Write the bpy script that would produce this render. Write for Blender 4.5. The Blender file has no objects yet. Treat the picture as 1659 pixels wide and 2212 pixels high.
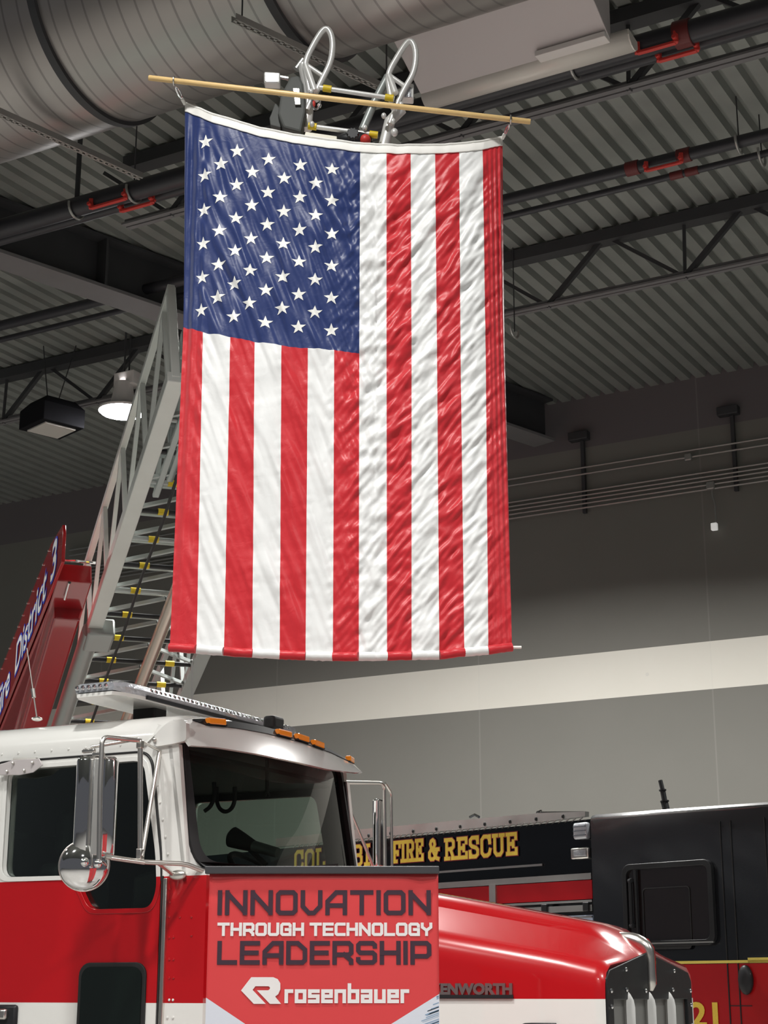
import bpy, bmesh, math, random
from mathutils import Vector, Matrix, noise
random.seed(7)
SC = bpy.context.scene
COL = SC.collection
V = Vector
# ------------------------------------------------------------------ camera
FPX = 3600.0; PITCH = math.atan(1034/FPX); CP, SP = math.cos(PITCH), math.sin(PITCH)
EYE = V((0, 0, 1.6))
cam = bpy.data.cameras.new('camera'); camo = bpy.data.objects.new('camera', cam); COL.objects.link(camo)
camo.location = EYE; camo.rotation_euler = (math.pi/2+PITCH, 0, 0)
cam.sensor_fit = 'VERTICAL'; cam.sensor_height = 24; cam.lens = 24*FPX/2212; cam.clip_end = 200
SC.camera = camo
# ------------------------------------------------------------------ world and lights
SC.view_settings.view_transform = 'Standard'; SC.view_settings.look = 'None'
SC.view_settings.gamma = 1; SC.view_settings.exposure = 0.0; SC.view_settings.use_curve_mapping = False
wd = bpy.data.worlds.new('world'); SC.world = wd; wd.use_nodes = True
wd.node_tree.nodes['Background'].inputs[0].default_value = (.9, .92, 1, 1)
wd.node_tree.nodes['Background'].inputs[1].default_value = 0.09
BAYS_AND_FILLS = [(-2.97, 17.88, 7.93, 650), (-1.0, 4.8, 8.3, 260), (3.6, 1.2, 8.0, 370), (-4.6, 2.4, 8.0, 330), (5.0, 13.2, 7.9, 380), (-.1, 15.3, 7.9, 850),  # last pair here: unseen fills, added to brighten the back wall
             (-8.5, 13.5, 7.9, 600), (-.5, -3.5, 8.0, 260), (9.5, 5.0, 8.0, 300), (-9, 5, 8.0, 200)]
for i, (x, y, z, w) in enumerate(BAYS_AND_FILLS):
    l = bpy.data.lights.new('bay_or_fill_light', 'AREA'); l.shape = 'DISK'; l.size = .5; l.energy = w; l.color = (1, .985, .95); l.spread = math.radians(150 if y > 12 else 140)
    o = bpy.data.objects.new('bay_or_fill_light', l); COL.objects.link(o); o.location = (x, y, z-.03)

# ------------------------------------------------------------------ geometry of the view (used to survey real positions)
def ray(px, py):
    u = (px-829.5)/FPX; v = (1106-py)/FPX
    return V((u, CP-v*SP, SP+v*CP))
def atY(px, py, Y): r = ray(px, py); return EYE+r*(Y/r.y)
def atZ(px, py, Z): r = ray(px, py); return EYE+r*((Z-1.6)/r.z)
def atP(px, py, p, n): r = ray(px, py); return EYE+r*((V(p)-EYE).dot(n)/r.dot(n))
def lerp(a, b, t): return a+(b-a)*t
def pl(tab, x):
    if x <= tab[0][0]: return tab[0][1]
    for (a, b), (c, d) in zip(tab, tab[1:]):
        if x <= c: return lerp(b, d, (x-a)/(c-a))
    return tab[-1][1]

# ------------------------------------------------------------------ materials
def mat(name, col, rough=.5, metal=0.0, coat=0.0, spec=.5, bump=None, vary=None, emit=None, sheen=0, trans=0):
    m = bpy.data.materials.new(name); m.use_nodes = True; nt = m.node_tree; b = nt.nodes['Principled BSDF']
    c = (*col, 1)
    b.inputs['Base Color'].default_value = c; b.inputs['Roughness'].default_value = rough; b.inputs['Metallic'].default_value = metal
    b.inputs['Coat Weight'].default_value = coat; b.inputs['Coat Roughness'].default_value = .04; b.inputs['Specular IOR Level'].default_value = spec
    b.inputs['Sheen Weight'].default_value = sheen
    if emit: b.inputs['Emission Color'].default_value = (*emit[0], 1); b.inputs['Emission Strength'].default_value = emit[1]
    tc = nt.nodes.new('ShaderNodeTexCoord')
    if vary:      # (scale, amount)
        n = nt.nodes.new('ShaderNodeTexNoise'); n.inputs['Scale'].default_value = vary[0]; n.inputs['Detail'].default_value = 5
        mx = nt.nodes.new('ShaderNodeMix'); mx.data_type = 'RGBA'
        mx.inputs['A'].default_value = tuple(x*(1-vary[1]) for x in col)+(1,); mx.inputs['B'].default_value = tuple(min(1, x*(1+vary[1])) for x in col)+(1,)
        nt.links.new(tc.outputs['Object'], n.inputs['Vector']); nt.links.new(n.outputs['Fac'], mx.inputs['Factor']); nt.links.new(mx.outputs['Result'], b.inputs['Base Color'])
    if bump:      # (scale, strength, distance)
        n = nt.nodes.new('ShaderNodeTexNoise'); n.inputs['Scale'].default_value = bump[0]; n.inputs['Detail'].default_value = 4
        bp = nt.nodes.new('ShaderNodeBump'); bp.inputs['Strength'].default_value = bump[1]; bp.inputs['Distance'].default_value = bump[2]
        nt.links.new(tc.outputs['Object'], n.inputs['Vector']); nt.links.new(n.outputs['Fac'], bp.inputs['Height']); nt.links.new(bp.outputs['Normal'], b.inputs['Normal'])
    return m
def glass(name, tint, gloss=.06, rough=0.0):
    m = bpy.data.materials.new(name); m.use_nodes = True; nt = m.node_tree; nt.nodes.clear()
    out = nt.nodes.new('ShaderNodeOutputMaterial'); t = nt.nodes.new('ShaderNodeBsdfTransparent'); g = nt.nodes.new('ShaderNodeBsdfGlossy')
    t.inputs[0].default_value = (*tint, 1); g.inputs['Roughness'].default_value = rough; g.inputs[0].default_value = (1, 1, 1, 1)
    lw = nt.nodes.new('ShaderNodeFresnel'); lw.inputs[0].default_value = 1.5
    mx = nt.nodes.new('ShaderNodeMixShader'); nt.links.new(lw.outputs[0], mx.inputs[0]); nt.links.new(t.outputs[0], mx.inputs[1]); nt.links.new(g.outputs[0], mx.inputs[2])
    nt.links.new(mx.outputs[0], out.inputs[0]); return m
def bands(name, lo, mid, hi, z1, z2, rough=.25, coat=1.0):
    """paint scheme: three colours by height above the ground, in object space"""
    m = mat(name, mid, rough, coat=coat); nt = m.node_tree; b = nt.nodes['Principled BSDF']
    tc = nt.nodes.new('ShaderNodeTexCoord'); sx = nt.nodes.new('ShaderNodeSeparateXYZ'); nt.links.new(tc.outputs['Object'], sx.inputs[0])
    prev = None
    for zc, a, c in ((z1, lo, mid), (z2, None, hi)):
        gt = nt.nodes.new('ShaderNodeMath'); gt.operation = 'GREATER_THAN'; gt.inputs[1].default_value = zc; nt.links.new(sx.outputs['Z'], gt.inputs[0])
        mx = nt.nodes.new('ShaderNodeMix'); mx.data_type = 'RGBA'; nt.links.new(gt.outputs[0], mx.inputs['Factor'])
        if prev is None: mx.inputs['A'].default_value = (*a, 1)
        else: nt.links.new(prev.outputs['Result'], mx.inputs['A'])
        mx.inputs['B'].default_value = (*c, 1); prev = mx
    nt.links.new(prev.outputs['Result'], b.inputs['Base Color']); return m

RED = (.46, .004, .008); WHT = (.80, .80, .77)
M = {}
M['red'] = mat('red_paint', RED, .22, coat=1)
M['dkred'] = mat('deep_red_paint', (.30, .004, .008), .25, coat=1)
M['white'] = mat('white_paint', WHT, .25, coat=1)
M['black'] = mat('black_paint', (.004, .005, .007), .12, coat=.5, spec=.3)
M['livery'] = bands('red_and_white_livery', WHT, RED, WHT, 1.545, 2.118)
M['hoodpaint'] = bands('hood_livery', WHT, RED, RED, 1.566, 9)
M['rescue'] = bands('rescue_livery', (.40, .006, .008), (.40, .006, .008), (.006, .007, .009), .5, 1.79)
M['chrome'] = mat('chrome', (.86, .86, .87), .06, 1)
M['chromesoft'] = mat('brushed_chrome', (.74, .72, .68), .28, 1)
M['alu'] = mat('aluminium', (.62, .62, .60), .38, 1, vary=(9, .08))
M['motor'] = mat('dark_grey_cast_housing', (.11, .115, .11), .6, 0, spec=.25)
M['tip'] = mat('polished_tip_aluminium', (.86, .86, .84), .3, .35)
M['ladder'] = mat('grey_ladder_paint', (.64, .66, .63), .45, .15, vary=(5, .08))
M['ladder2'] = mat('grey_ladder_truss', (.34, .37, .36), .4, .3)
M['pipe'] = mat('dull_aluminium_pipe', (.60, .53, .46), .3, .8)
M['rubber'] = mat('black_rubber', (.012, .012, .013), .6)
M['blackplastic'] = mat('black_plastic', (.015, .016, .018), .45, spec=.35)
M['darkint'] = mat('dark_cab_trim', (.02, .021, .022), .7)
M['amber'] = mat('amber_lens', (.95, .28, .01), .2, coat=1, emit=((1, .3, .01), .12))  # unlit lens with a faint glow put into the material
M['lens'] = mat('clear_lens', (.50, .52, .56), .1, .4, coat=1, bump=(70, .35, .01))
M['steel'] = mat('dark_roof_steel', (.042, .043, .047), .55, vary=(4, .15))
M['girder'] = mat('grey_roof_girder', (.17, .165, .17), .6, vary=(3, .12))
M['pipeblk'] = mat('black_iron_pipe', (.03, .03, .036), .4)
M['redmetal'] = mat('red_bracket_paint', (.62, .05, .04), .45)
M['dullred'] = mat('dull_red_fitting', (.13, .018, .018), .5)
M['plenum'] = mat('pale_sheet_metal', (.56, .52, .52), .5, .2)
M['plenum2'] = mat('cream_sheet_metal', (.70, .67, .62), .35, .15)
M['galv'] = mat('galvanised_steel', (.42, .42, .40), .4, .7)
M['wood'] = mat('pale_wood_dowel', (.72, .50, .22), .4, vary=(14, .18))
M['cream'] = mat('cream_plastic', (.86, .82, .68), .4)
M['yellow'] = mat('yellow_paint', (.80, .58, .02), .45)
M['yellowband'] = mat('gold_leaf', (.80, .62, .13), .45, vary=(220, .35))
M['goldtext'] = mat('gold_leaf_letters', (.82, .55, .07), .4, vary=(150, .3))
M['darkredtext'] = mat('dark_red_outline', (.25, .01, .03), .5)
M['textwhite'] = mat('white_vinyl', (.85, .85, .85), .4)
M['textblue'] = mat('blue_vinyl', (.02, .05, .55), .4)
M['bred'] = mat('banner_red', (.66, .055, .06), .42, bump=(6, .15, .01))
M['bdark'] = mat('banner_dark_ink', (.045, .02, .035), .5)
M['bwhite'] = mat('banner_white_ink', (.80, .76, .76), .5)
M['bpale'] = mat('banner_pale_ground', (.66, .68, .76), .5)
M['charcoal'] = mat('charcoal_rail', (.045, .045, .05), .45)
M['letters'] = mat('grey_metal_letters', (.30, .28, .28), .3, .8)
M['lampwhite'] = mat('white_enamel', (.75, .72, .70), .5)
M['emit'] = mat('lit_lamp_glass', (1, 1, 1), .5, emit=((1, .99, 1), 45))
M['glassw'] = glass('windshield_glass', (.78, .87, .82))
M['glassd'] = glass('dark_door_glass', (.72, .80, .76))
M['glassblk'] = mat('black_privacy_glass', (.004, .008, .006), .06, coat=1)
M['concretefloor'] = mat('polished_concrete_floor', (.34, .33, .31), .35, vary=(1.2, .12))
M['treadplate'] = mat('treadplate', (.22, .27, .24), .35, .5)

# fabrics
def fabric(name, col, rough=.42):
    m = mat(name, col, rough, spec=.35, sheen=.25); nt = m.node_tree; b = nt.nodes['Principled BSDF']
    tc = nt.nodes.new('ShaderNodeTexCoord'); n = nt.nodes.new('ShaderNodeTexNoise'); n.inputs['Scale'].default_value = 22; n.inputs['Detail'].default_value = 6
    n.inputs['Distortion'].default_value = 1.2
    bp = nt.nodes.new('ShaderNodeBump'); bp.inputs['Strength'].default_value = .14; bp.inputs['Distance'].default_value = .01
    nt.links.new(tc.outputs['Object'], n.inputs['Vector']); nt.links.new(n.outputs['Fac'], bp.inputs['Height']); nt.links.new(bp.outputs['Normal'], b.inputs['Normal'])
    return m
M['fred'] = fabric('red_nylon', (.56, .018, .028)); M['fwhite'] = fabric('white_nylon', (.80, .81, .81)); M['fblue'] = fabric('blue_nylon', (.013, .030, .135), .42)
M['fstar'] = mat('white_embroidery', (.85, .85, .82), .6); M['fband'] = mat('white_canvas', (.82, .81, .78), .7)

# wall paint: grey above and below, cream band, panel joints, specks
def wall_material(P0, Wd):
    m = bpy.data.materials.new('painted_concrete_wall'); m.use_nodes = True; nt = m.node_tree; b = nt.nodes['Principled BSDF']; b.inputs['Roughness'].default_value = .8
    N = nt.nodes.new; L = nt.links.new
    g = N('ShaderNodeNewGeometry'); sx = N('ShaderNodeSeparateXYZ'); L(g.outputs['Position'], sx.inputs[0])
    def mth(op, a, bb=None):
        n = N('ShaderNodeMath'); n.operation = op
        for i, q in enumerate((a, bb)):
            if q is None: continue
            if isinstance(q, (int, float)): n.inputs[i].default_value = q
            else: L(q, n.inputs[i])
        return n.outputs[0]
    def mix(f, a, c):
        n = N('ShaderNodeMix'); n.data_type = 'RGBA'; L(f, n.inputs['Factor'])
        for k, q in (('A', a), ('B', c)):
            if isinstance(q, tuple): n.inputs[k].default_value = (*q, 1)
            else: L(q, n.inputs[k])
        return n.outputs['Result']
    z = sx.outputs['Z']
    no = N('ShaderNodeTexNoise'); no.inputs['Scale'].default_value = 1.3; no.inputs['Detail'].default_value = 8; L(g.outputs['Position'], no.inputs['Vector'])
    grey = mix(no.outputs['Fac'], (.19, .188, .168), (.215, .21, .19))
    cream = mix(no.outputs['Fac'], (.76, .74, .66), (.82, .80, .73))
    band = mth('MULTIPLY', mth('GREATER_THAN', z, STR[0]), mth('LESS_THAN', z, STR[1]))
    c = mix(band, grey, cream)
    up = mth('GREATER_THAN', z, 8.22); c = mix(up, c, (.15, .135, .14))  # recessed wall top, its dimness put in as a purple-grey colour
    # joints along the wall every 3.05 m
    d = N('ShaderNodeVectorMath'); d.operation = 'DOT_PRODUCT'; L(g.outputs['Position'], d.inputs[0]); d.inputs[1].default_value = Wd
    w = mth('FRACT', mth('MULTIPLY', mth('ADD', d.outputs['Value'], 30.62), 1/3.05)); j = mth('LESS_THAN', w, .006)
    c = mix(mth('MULTIPLY', j, .10), c, (.6, .6, .56))
    # form-tie specks
    sp = N('ShaderNodeTexVoronoi'); sp.inputs['Scale'].default_value = 1.1; L(g.outputs['Position'], sp.inputs['Vector'])
    c = mix(mth('MULTIPLY', mth('LESS_THAN', sp.outputs['Distance'], .025), .35), c, (.6, .6, .57))
    L(c, b.inputs['Base Color']); return m

# ------------------------------------------------------------------ mesh builder
class MB:
    def __init__(s): s.v = []; s.f = []; s.m = []
    def add(s, vs, fs, m=0):
        n = len(s.v); s.v += [V(p) for p in vs]; s.f += [[n+i for i in f] for f in fs]; s.m += [m]*len(fs); return s
    def box(s, c, d, R=None, m=0):
        c = V(c); h = V(d)/2
        vs = [V((x*h.x, y*h.y, z*h.z)) for x in (-1, 1) for y in (-1, 1) for z in (-1, 1)]
        vs = [c+(R @ p if R else p) for p in vs]
        return s.add(vs, [[0, 1, 3, 2], [4, 6, 7, 5], [0, 4, 5, 1], [2, 3, 7, 6], [0, 2, 6, 4], [1, 5, 7, 3]], m)
    def beam(s, a, b, w, h, up=(0, 0, 1), m=0):
        a = V(a); b = V(b); x = (b-a).normalized(); up = V(up)
        if abs(x.dot(up)) > .98: up = V((1, 0, 0)) if abs(x.x) < .9 else V((0, 1, 0))
        y = up.cross(x).normalized(); z = x.cross(y)
        R = Matrix((x, y, z)).transposed()
        return s.box((a+b)/2, ((b-a).length, w, h), R, m)
    def tube(s, pts, r, n=12, closed=False, m=0, cap=True):
        pts = [V(p) for p in pts]; k = len(pts); rings = []
        t0 = (pts[1]-pts[0]).normalized(); u = t0.orthogonal().normalized()
        for i, p in enumerate(pts):
            if closed: t = (pts[(i+1) % k]-pts[i-1]).normalized()
            else: t = (pts[min(i+1, k-1)]-pts[max(i-1, 0)]).normalized()
            u = (u-t*u.dot(t)).normalized(); w = t.cross(u)
            rr = r[i] if isinstance(r, (list, tuple)) else r
            rings.append([p+(u*math.cos(2*math.pi*j/n)+w*math.sin(2*math.pi*j/n))*rr for j in range(n)])
        vs = [q for R in rings for q in R]; fs = []
        for i in range(k if closed else k-1):
            a = i*n; b = ((i+1) % k)*n
            fs += [[a+j, a+(j+1) % n, b+(j+1) % n, b+j] for j in range(n)]
        if cap and not closed: fs += [list(range(n))[::-1], [(k-1)*n+j for j in range(n)]]
        return s.add(vs, fs, m)
    def cyl(s, a, b, r, n=20, m=0): return s.tube([a, b], r, n, m=m)
    def prism(s, pts, d, m=0):
        pts = [V(p) for p in pts]; d = V(d); n = len(pts)
        return s.add(pts+[p+d for p in pts], [list(range(n))[::-1], [n+i for i in range(n)]]+[[i, (i+1) % n, n+(i+1) % n, n+i] for i in range(n)], m)
    def loft(s, secs, closed=True, cap=True, m=0):
        n = len(secs[0]); vs = [V(p) for S_ in secs for p in S_]; fs = []
        for i in range(len(secs)-1):
            for j in range(n if closed else n-1): fs.append([i*n+j, i*n+(j+1) % n, (i+1)*n+(j+1) % n, (i+1)*n+j])
        if cap and closed: fs += [list(range(n))[::-1], [(len(secs)-1)*n+j for j in range(n)]]
        return s.add(vs, fs, m)
    def grid(s, fn, nu, nv, mfn=None):
        n = len(s.v)
        for j in range(nv+1):
            for i in range(nu+1): s.v.append(V(fn(i/nu, j/nv)))
        for j in range(nv):
            for i in range(nu):
                a = n+j*(nu+1)+i; s.f.append([a, a+1, a+nu+2, a+nu+1]); s.m.append(mfn((i+.5)/nu, (j+.5)/nv) if mfn else 0)
        return s
    def ell(s, c, r, R=None, n=16, m=0):
        c = V(c); vs = []; fs = []
        for i in range(n//2+1):
            for j in range(n):
                a = math.pi*i/(n//2); b = 2*math.pi*j/n
                p = V((r[0]*math.sin(a)*math.cos(b), r[1]*math.sin(a)*math.sin(b), r[2]*math.cos(a))); vs.append(c+(R @ p if R else p))
        for i in range(n//2):
            for j in range(n): fs.append([i*n+j, (i+1)*n+j, (i+1)*n+(j+1) % n, i*n+(j+1) % n])
        return s.add(vs, fs, m)
    def build(s, name, mats, parent=None, world=False, smooth=35, bevel=0, seg=2, solid=0, own=False):
        if not isinstance(mats, (list, tuple)): mats = [mats]
        me = bpy.data.meshes.new(name); vs = s.v; loc = V((0, 0, 0))
        if parent is not None and world:
            inv = MW[parent.name].inverted(); vs = [inv @ p for p in vs]
        if parent is None and own:
            xs = [p.x for p in vs]; ys = [p.y for p in vs]; zs = [p.z for p in vs]
            loc = V(((min(xs)+max(xs))/2, (min(ys)+max(ys))/2, min(zs))); vs = [p-loc for p in vs]
        me.from_pydata([tuple(p) for p in vs], [], s.f); me.validate()
        for q in mats: me.materials.append(M[q] if isinstance(q, str) else q)
        if len(me.polygons) == len(s.m):
            me.polygons.foreach_set('material_index', s.m)
        bm = bmesh.new(); bm.from_mesh(me); bmesh.ops.remove_doubles(bm, verts=bm.verts, dist=1e-5); bmesh.ops.recalc_face_normals(bm, faces=bm.faces); bm.to_mesh(me); bm.free()
        if smooth: me.shade_smooth(); me.set_sharp_from_angle(angle=math.radians(smooth))
        o = bpy.data.objects.new(name, me); COL.objects.link(o)
        if parent is not None: o.parent = parent; MW[o.name] = MW[parent.name]
        else: o.location = loc
        if bevel:
            b = o.modifiers.new('bevel', 'BEVEL'); b.width = bevel; b.segments = seg; b.limit_method = 'ANGLE'; b.angle_limit = math.radians(40)
        if solid:
            b = o.modifiers.new('solid', 'SOLIDIFY'); b.thickness = solid; b.offset = 0
        return o
MW = {}
def tag(o, label, cat, group=None):
    o['label'] = label; o['category'] = cat
    if group: o['group'] = group
    return o
def thing(name, label, cat, mw, group=None):
    o = bpy.data.objects.new(name, None); COL.objects.link(o)
    if not isinstance(mw, Matrix): mw = Matrix.Translation(V(mw))
    o.empty_display_size = .1; o.matrix_world = mw; MW[o.name] = mw.copy()
    return tag(o, label, cat, group)
def struct(o): o['kind'] = 'structure'; return o
def lab(o, t): o['label'] = t; return o
def frame(o, x, y, z): return Matrix.Translation(V(o)) @ Matrix((V(x), V(y), V(z))).transposed().to_4x4()

def plate(outer, holes, thick, mapper, name, mats, parent, bevel=0, smooth=35):
    """flat plate with holes; outlines are (u, v) lists, mapper(u, v, w) gives the 3D point"""
    cu = bpy.data.curves.new('t', 'CURVE'); cu.dimensions = '2D'; cu.fill_mode = 'BOTH'; cu.extrude = thick/2
    for loop in [outer]+holes:
        sp = cu.splines.new('POLY'); sp.points.add(len(loop)-1); sp.use_cyclic_u = True
        for i, (a, b) in enumerate(loop): sp.points[i].co = (a, b, 0, 1)
    return from_curve(cu, mapper, name, mats, parent, bevel, smooth)
def from_curve(cu, mapper, name, mats, parent, bevel=0, smooth=35, norm=False):
    o = bpy.data.objects.new('t', cu); COL.objects.link(o); bpy.context.view_layer.update()
    dg = bpy.context.evaluated_depsgraph_get(); me = bpy.data.meshes.new_from_object(o.evaluated_get(dg)); bpy.data.objects.remove(o)
    mb = MB(); P = [V(v.co) for v in me.vertices]
    if norm:
        x0 = min(p.x for p in P); x1 = max(p.x for p in P); y0 = min(p.y for p in P); y1 = max(p.y for p in P)
        P = [V(((p.x-x0)/(x1-x0), (p.y-y0)/(y1-y0), p.z)) for p in P]
    mb.add([mapper(p.x, p.y, p.z) for p in P], [list(f.vertices) for f in me.polygons])
    return mb.build(name, mats, parent, smooth=smooth, bevel=bevel)
def text(s, mapper, name, mats, parent, ext=.002, shear=0, off=0.0):
    cu = bpy.data.curves.new('t', 'FONT'); cu.body = s; cu.size = 1; cu.extrude = ext; cu.shear = shear; cu.offset = off; cu.resolution_u = 4
    return from_curve(cu, mapper, name, mats, parent, smooth=0, norm=True)
def rr(x0, y0, x1, y1, r, n=5):
    out = []
    for cx, cy, a in ((x1-r, y1-r, 0), (x0+r, y1-r, 90), (x0+r, y0+r, 180), (x1-r, y0+r, 270)):
        for i in range(n+1): t = math.radians(a+90*i/n); out.append((cx+r*math.cos(t), cy+r*math.sin(t)))
    return out
def rnd(pts, r, n=5):
    """round the corners of a closed 2D outline"""
    out = []; k = len(pts)
    for i in range(k):
        p = V(pts[i]); a = V(pts[i-1]); b = V(pts[(i+1) % k]); ri = r[i] if isinstance(r, (list, tuple)) else r
        if ri <= 0: out.append(tuple(p)); continue
        da = (a-p); db = (b-p); q = min(ri, da.length*.49, db.length*.49); pa = p+da.normalized()*q; pb = p+db.normalized()*q
        for j in range(n+1): t = j/n; out.append(tuple((pa*(1-t)+p*t)*(1-t)+(p*(1-t)+pb*t)*t))
    return out
def fillet(pts, r, n=6):
    """round the inner corners of an open 3D path"""
    pts = [V(p) for p in pts]; out = [pts[0]]
    for i in range(1, len(pts)-1):
        p = pts[i]; da = pts[i-1]-p; db = pts[i+1]-p; q = min(r, da.length*.45, db.length*.45); pa = p+da.normalized()*q; pb = p+db.normalized()*q
        for j in range(n+1): t = j/n; out.append((pa*(1-t)+p*t)*(1-t)+(p*(1-t)+pb*t)*t)
    return out+[pts[-1]]

# stroke lettering ----------------------------------------------------------
k_ = .11
G = {
 'I': (0.0, [[(0, 0), (0, 1)]]), 'L': (.8, [[(0, 1), (0, 0), (.8, 0)]]),
 'N': (.88, [[(0, 0), (0, 1)], [(.05, .92), (.83, .08)], [(.88, 0), (.88, 1)]]),
 'O': (.85, [[(k_, 0), (.85-k_, 0), (.85, k_), (.85, 1-k_), (.85-k_, 1), (k_, 1), (0, 1-k_), (0, k_), (k_, 0)]]),
 'V': (.85, [[(0, 1), (0, .32), (.3, 0), (.55, 0), (.85, .32), (.85, 1)]]),
 'A': (.85, [[(0, 0), (0, .56), (.42, 1), (.85, 1), (.85, 0)], [(0, .36), (.85, .36)]]),
 'T': (.92, [[(0, 1), (.92, 1)], [(.46, 1), (.46, 0)]]),
 'E': (.8, [[(.8, 1), (0, 1), (0, 0), (.8, 0)], [(0, .5), (.74, .5)]]),
 'D': (.85, [[(0, 0), (0, 1), (.48, 1), (.85, .66), (.85, .12), (.73, 0), (0, 0)]]),
 'R': (.85, [[(0, 0), (0, 1), (.73, 1), (.85, .88), (.85, .5), (.73, .4), (0, .4)], [(.5, .4), (.85, .1), (.85, 0)]]),
 'S': (.85, [[(.85, .84), (.85, .9), (.74, 1), (.1, 1), (0, .9), (0, .62), (.1, .5), (.74, .5), (.85, .4), (.85, .1), (.74, 0), (.1, 0), (0, .1), (0, .16)]]),
 'H': (.85, [[(0, 0), (0, 1)], [(.85, 0), (.85, 1)], [(0, .5), (.85, .5)]]),
 'P': (.85, [[(0, 0), (0, 1), (.73, 1), (.85, .88), (.85, .42), (.73, .32), (0, .32)]]),
 'U': (.85, [[(0, 1), (0, k_), (k_, 0), (.85-k_, 0), (.85, k_), (.85, 1)]]),
 'G': (.85, [[(.85, .8), (.85, 1-k_), (.85-k_, 1), (k_, 1), (0, 1-k_), (0, k_), (k_, 0), (.85, 0), (.85, .48), (.45, .48)]]),
 'C': (.8, [[(.8, 1), (k_, 1), (0, 1-k_), (0, k_), (k_, 0), (.8, 0)]]),
 'Y': (.85, [[(0, 1), (0, .7), (.42, .4), (.85, .7), (.85, 1)], [(.42, .4), (.42, 0)]]),
 'K': (.85, [[(0, 0), (0, 1)], [(.85, 1), (.1, .5), (.85, 0)]]), 'W': (1.2, [[(0, 1), (.3, 0), (.6, .9), (.9, 0), (1.2, 1)]]),
 'r': (.42, [[(0, 0), (0, .88), (.42, .88)]]), 'o': (.66, [[(0, 0), (.66, 0), (.66, .88), (0, .88), (0, 0)]]),
 's': (.66, [[(.66, .88), (0, .88), (0, .44), (.66, .44), (.66, 0), (0, 0)]]), 'e': (.66, [[(.66, 0), (0, 0), (0, .88), (.66, .88), (.66, .44), (0, .44)]]),
 'n': (.66, [[(0, 0), (0, .88), (.66, .88), (.66, 0)]]), 'b': (.66, [[(0, 1.4), (0, 0), (.66, 0), (.66, .88), (0, .88)]]),
 'a': (.66, [[(0, .88), (.66, .88), (.66, 0), (0, 0), (0, .44), (.66, .44)]]), 'u': (.66, [[(0, .88), (0, 0), (.66, 0), (.66, .88)]]),
}
s_ = .12   # slab serif set
GS = {
 'F': (.62, [[(.1, 0), (.1, 1)], [(0, 0), (.32, 0)], [(0, 1), (.66, 1), (.66, .78)], [(.1, .5), (.45, .5), (.45, .38)]]),
 'I': (.3, [[(.15, 0), (.15, 1)], [(0, 0), (.3, 0)], [(0, 1), (.3, 1)]]),
 'R': (.74, [[(.1, 0), (.1, 1)], [(0, 0), (.28, 0)], [(0, 1), (.5, 1), (.64, .88), (.64, .62), (.5, .5), (.1, .5)], [(.4, .5), (.62, .05)], [(.54, 0), (.8, 0)]]),
 'E': (.66, [[(.1, 0), (.1, 1)], [(0, 1), (.64, 1), (.64, .78)], [(0, 0), (.66, 0), (.66, .22)], [(.1, .5), (.45, .5)], [(.45, .38), (.45, .62)]]),
 'S': (.62, [[(.6, .74), (.58, .9), (.45, 1), (.18, 1), (.04, .88), (.04, .66), (.16, .55), (.48, .46), (.6, .34), (.6, .12), (.45, 0), (.18, 0), (.05, .1), (.02, .26)], [(.6, .74), (.6, 1)], [(.02, .26), (.02, 0)]]),
 'C': (.66, [[(.64, .72), (.58, .92), (.44, 1), (.2, 1), (.04, .84), (.04, .16), (.2, 0), (.44, 0), (.6, .1), (.66, .28)], [(.64, .68), (.64, 1)]]),
 'U': (.76, [[(.1, 1), (.1, .16), (.24, 0), (.5, 0), (.64, .16), (.64, 1)], [(0, 1), (.26, 1)], [(.52, 1), (.76, 1)]]),
 'O': (.7, [[(.2, 0), (.5, 0), (.66, .16), (.66, .84), (.5, 1), (.2, 1), (.04, .84), (.04, .16), (.2, 0)]]),
 'L': (.62, [[(.1, 0), (.1, 1)], [(0, 1), (.28, 1)], [(0, 0), (.62, 0), (.62, .24)]]),
 'M': (.9, [[(.1, 0), (.1, 1), (.45, .3), (.8, 1), (.8, 0)], [(0, 0), (.24, 0)], [(.66, 0), (.9, 0)], [(0, 1), (.12, 1)], [(.78, 1), (.9, 1)]]),
 'B': (.68, [[(.1, 0), (.1, 1)], [(0, 0), (.5, 0), (.64, .12), (.64, .4), (.5, .52), (.1, .52)], [(0, 1), (.48, 1), (.6, .9), (.6, .62), (.5, .52)]]),
 'A': (.76, [[(.12, 0), (.36, 1), (.62, 0)], [(0, 0), (.24, 0)], [(.5, 0), (.76, 0)], [(.2, .34), (.54, .34)]]),
 '&': (.74, [[(.74, .5), (.66, .5), (.5, .12), (.34, 0), (.14, 0), (.02, .12), (.02, .34), (.14, .48), (.4, .62), (.46, .76), (.42, .92), (.3, 1), (.16, .94), (.1, .8), (.16, .64), (.6, .04), (.74, 0)], [(.5, .5), (.76, .5)]]),
}
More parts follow.
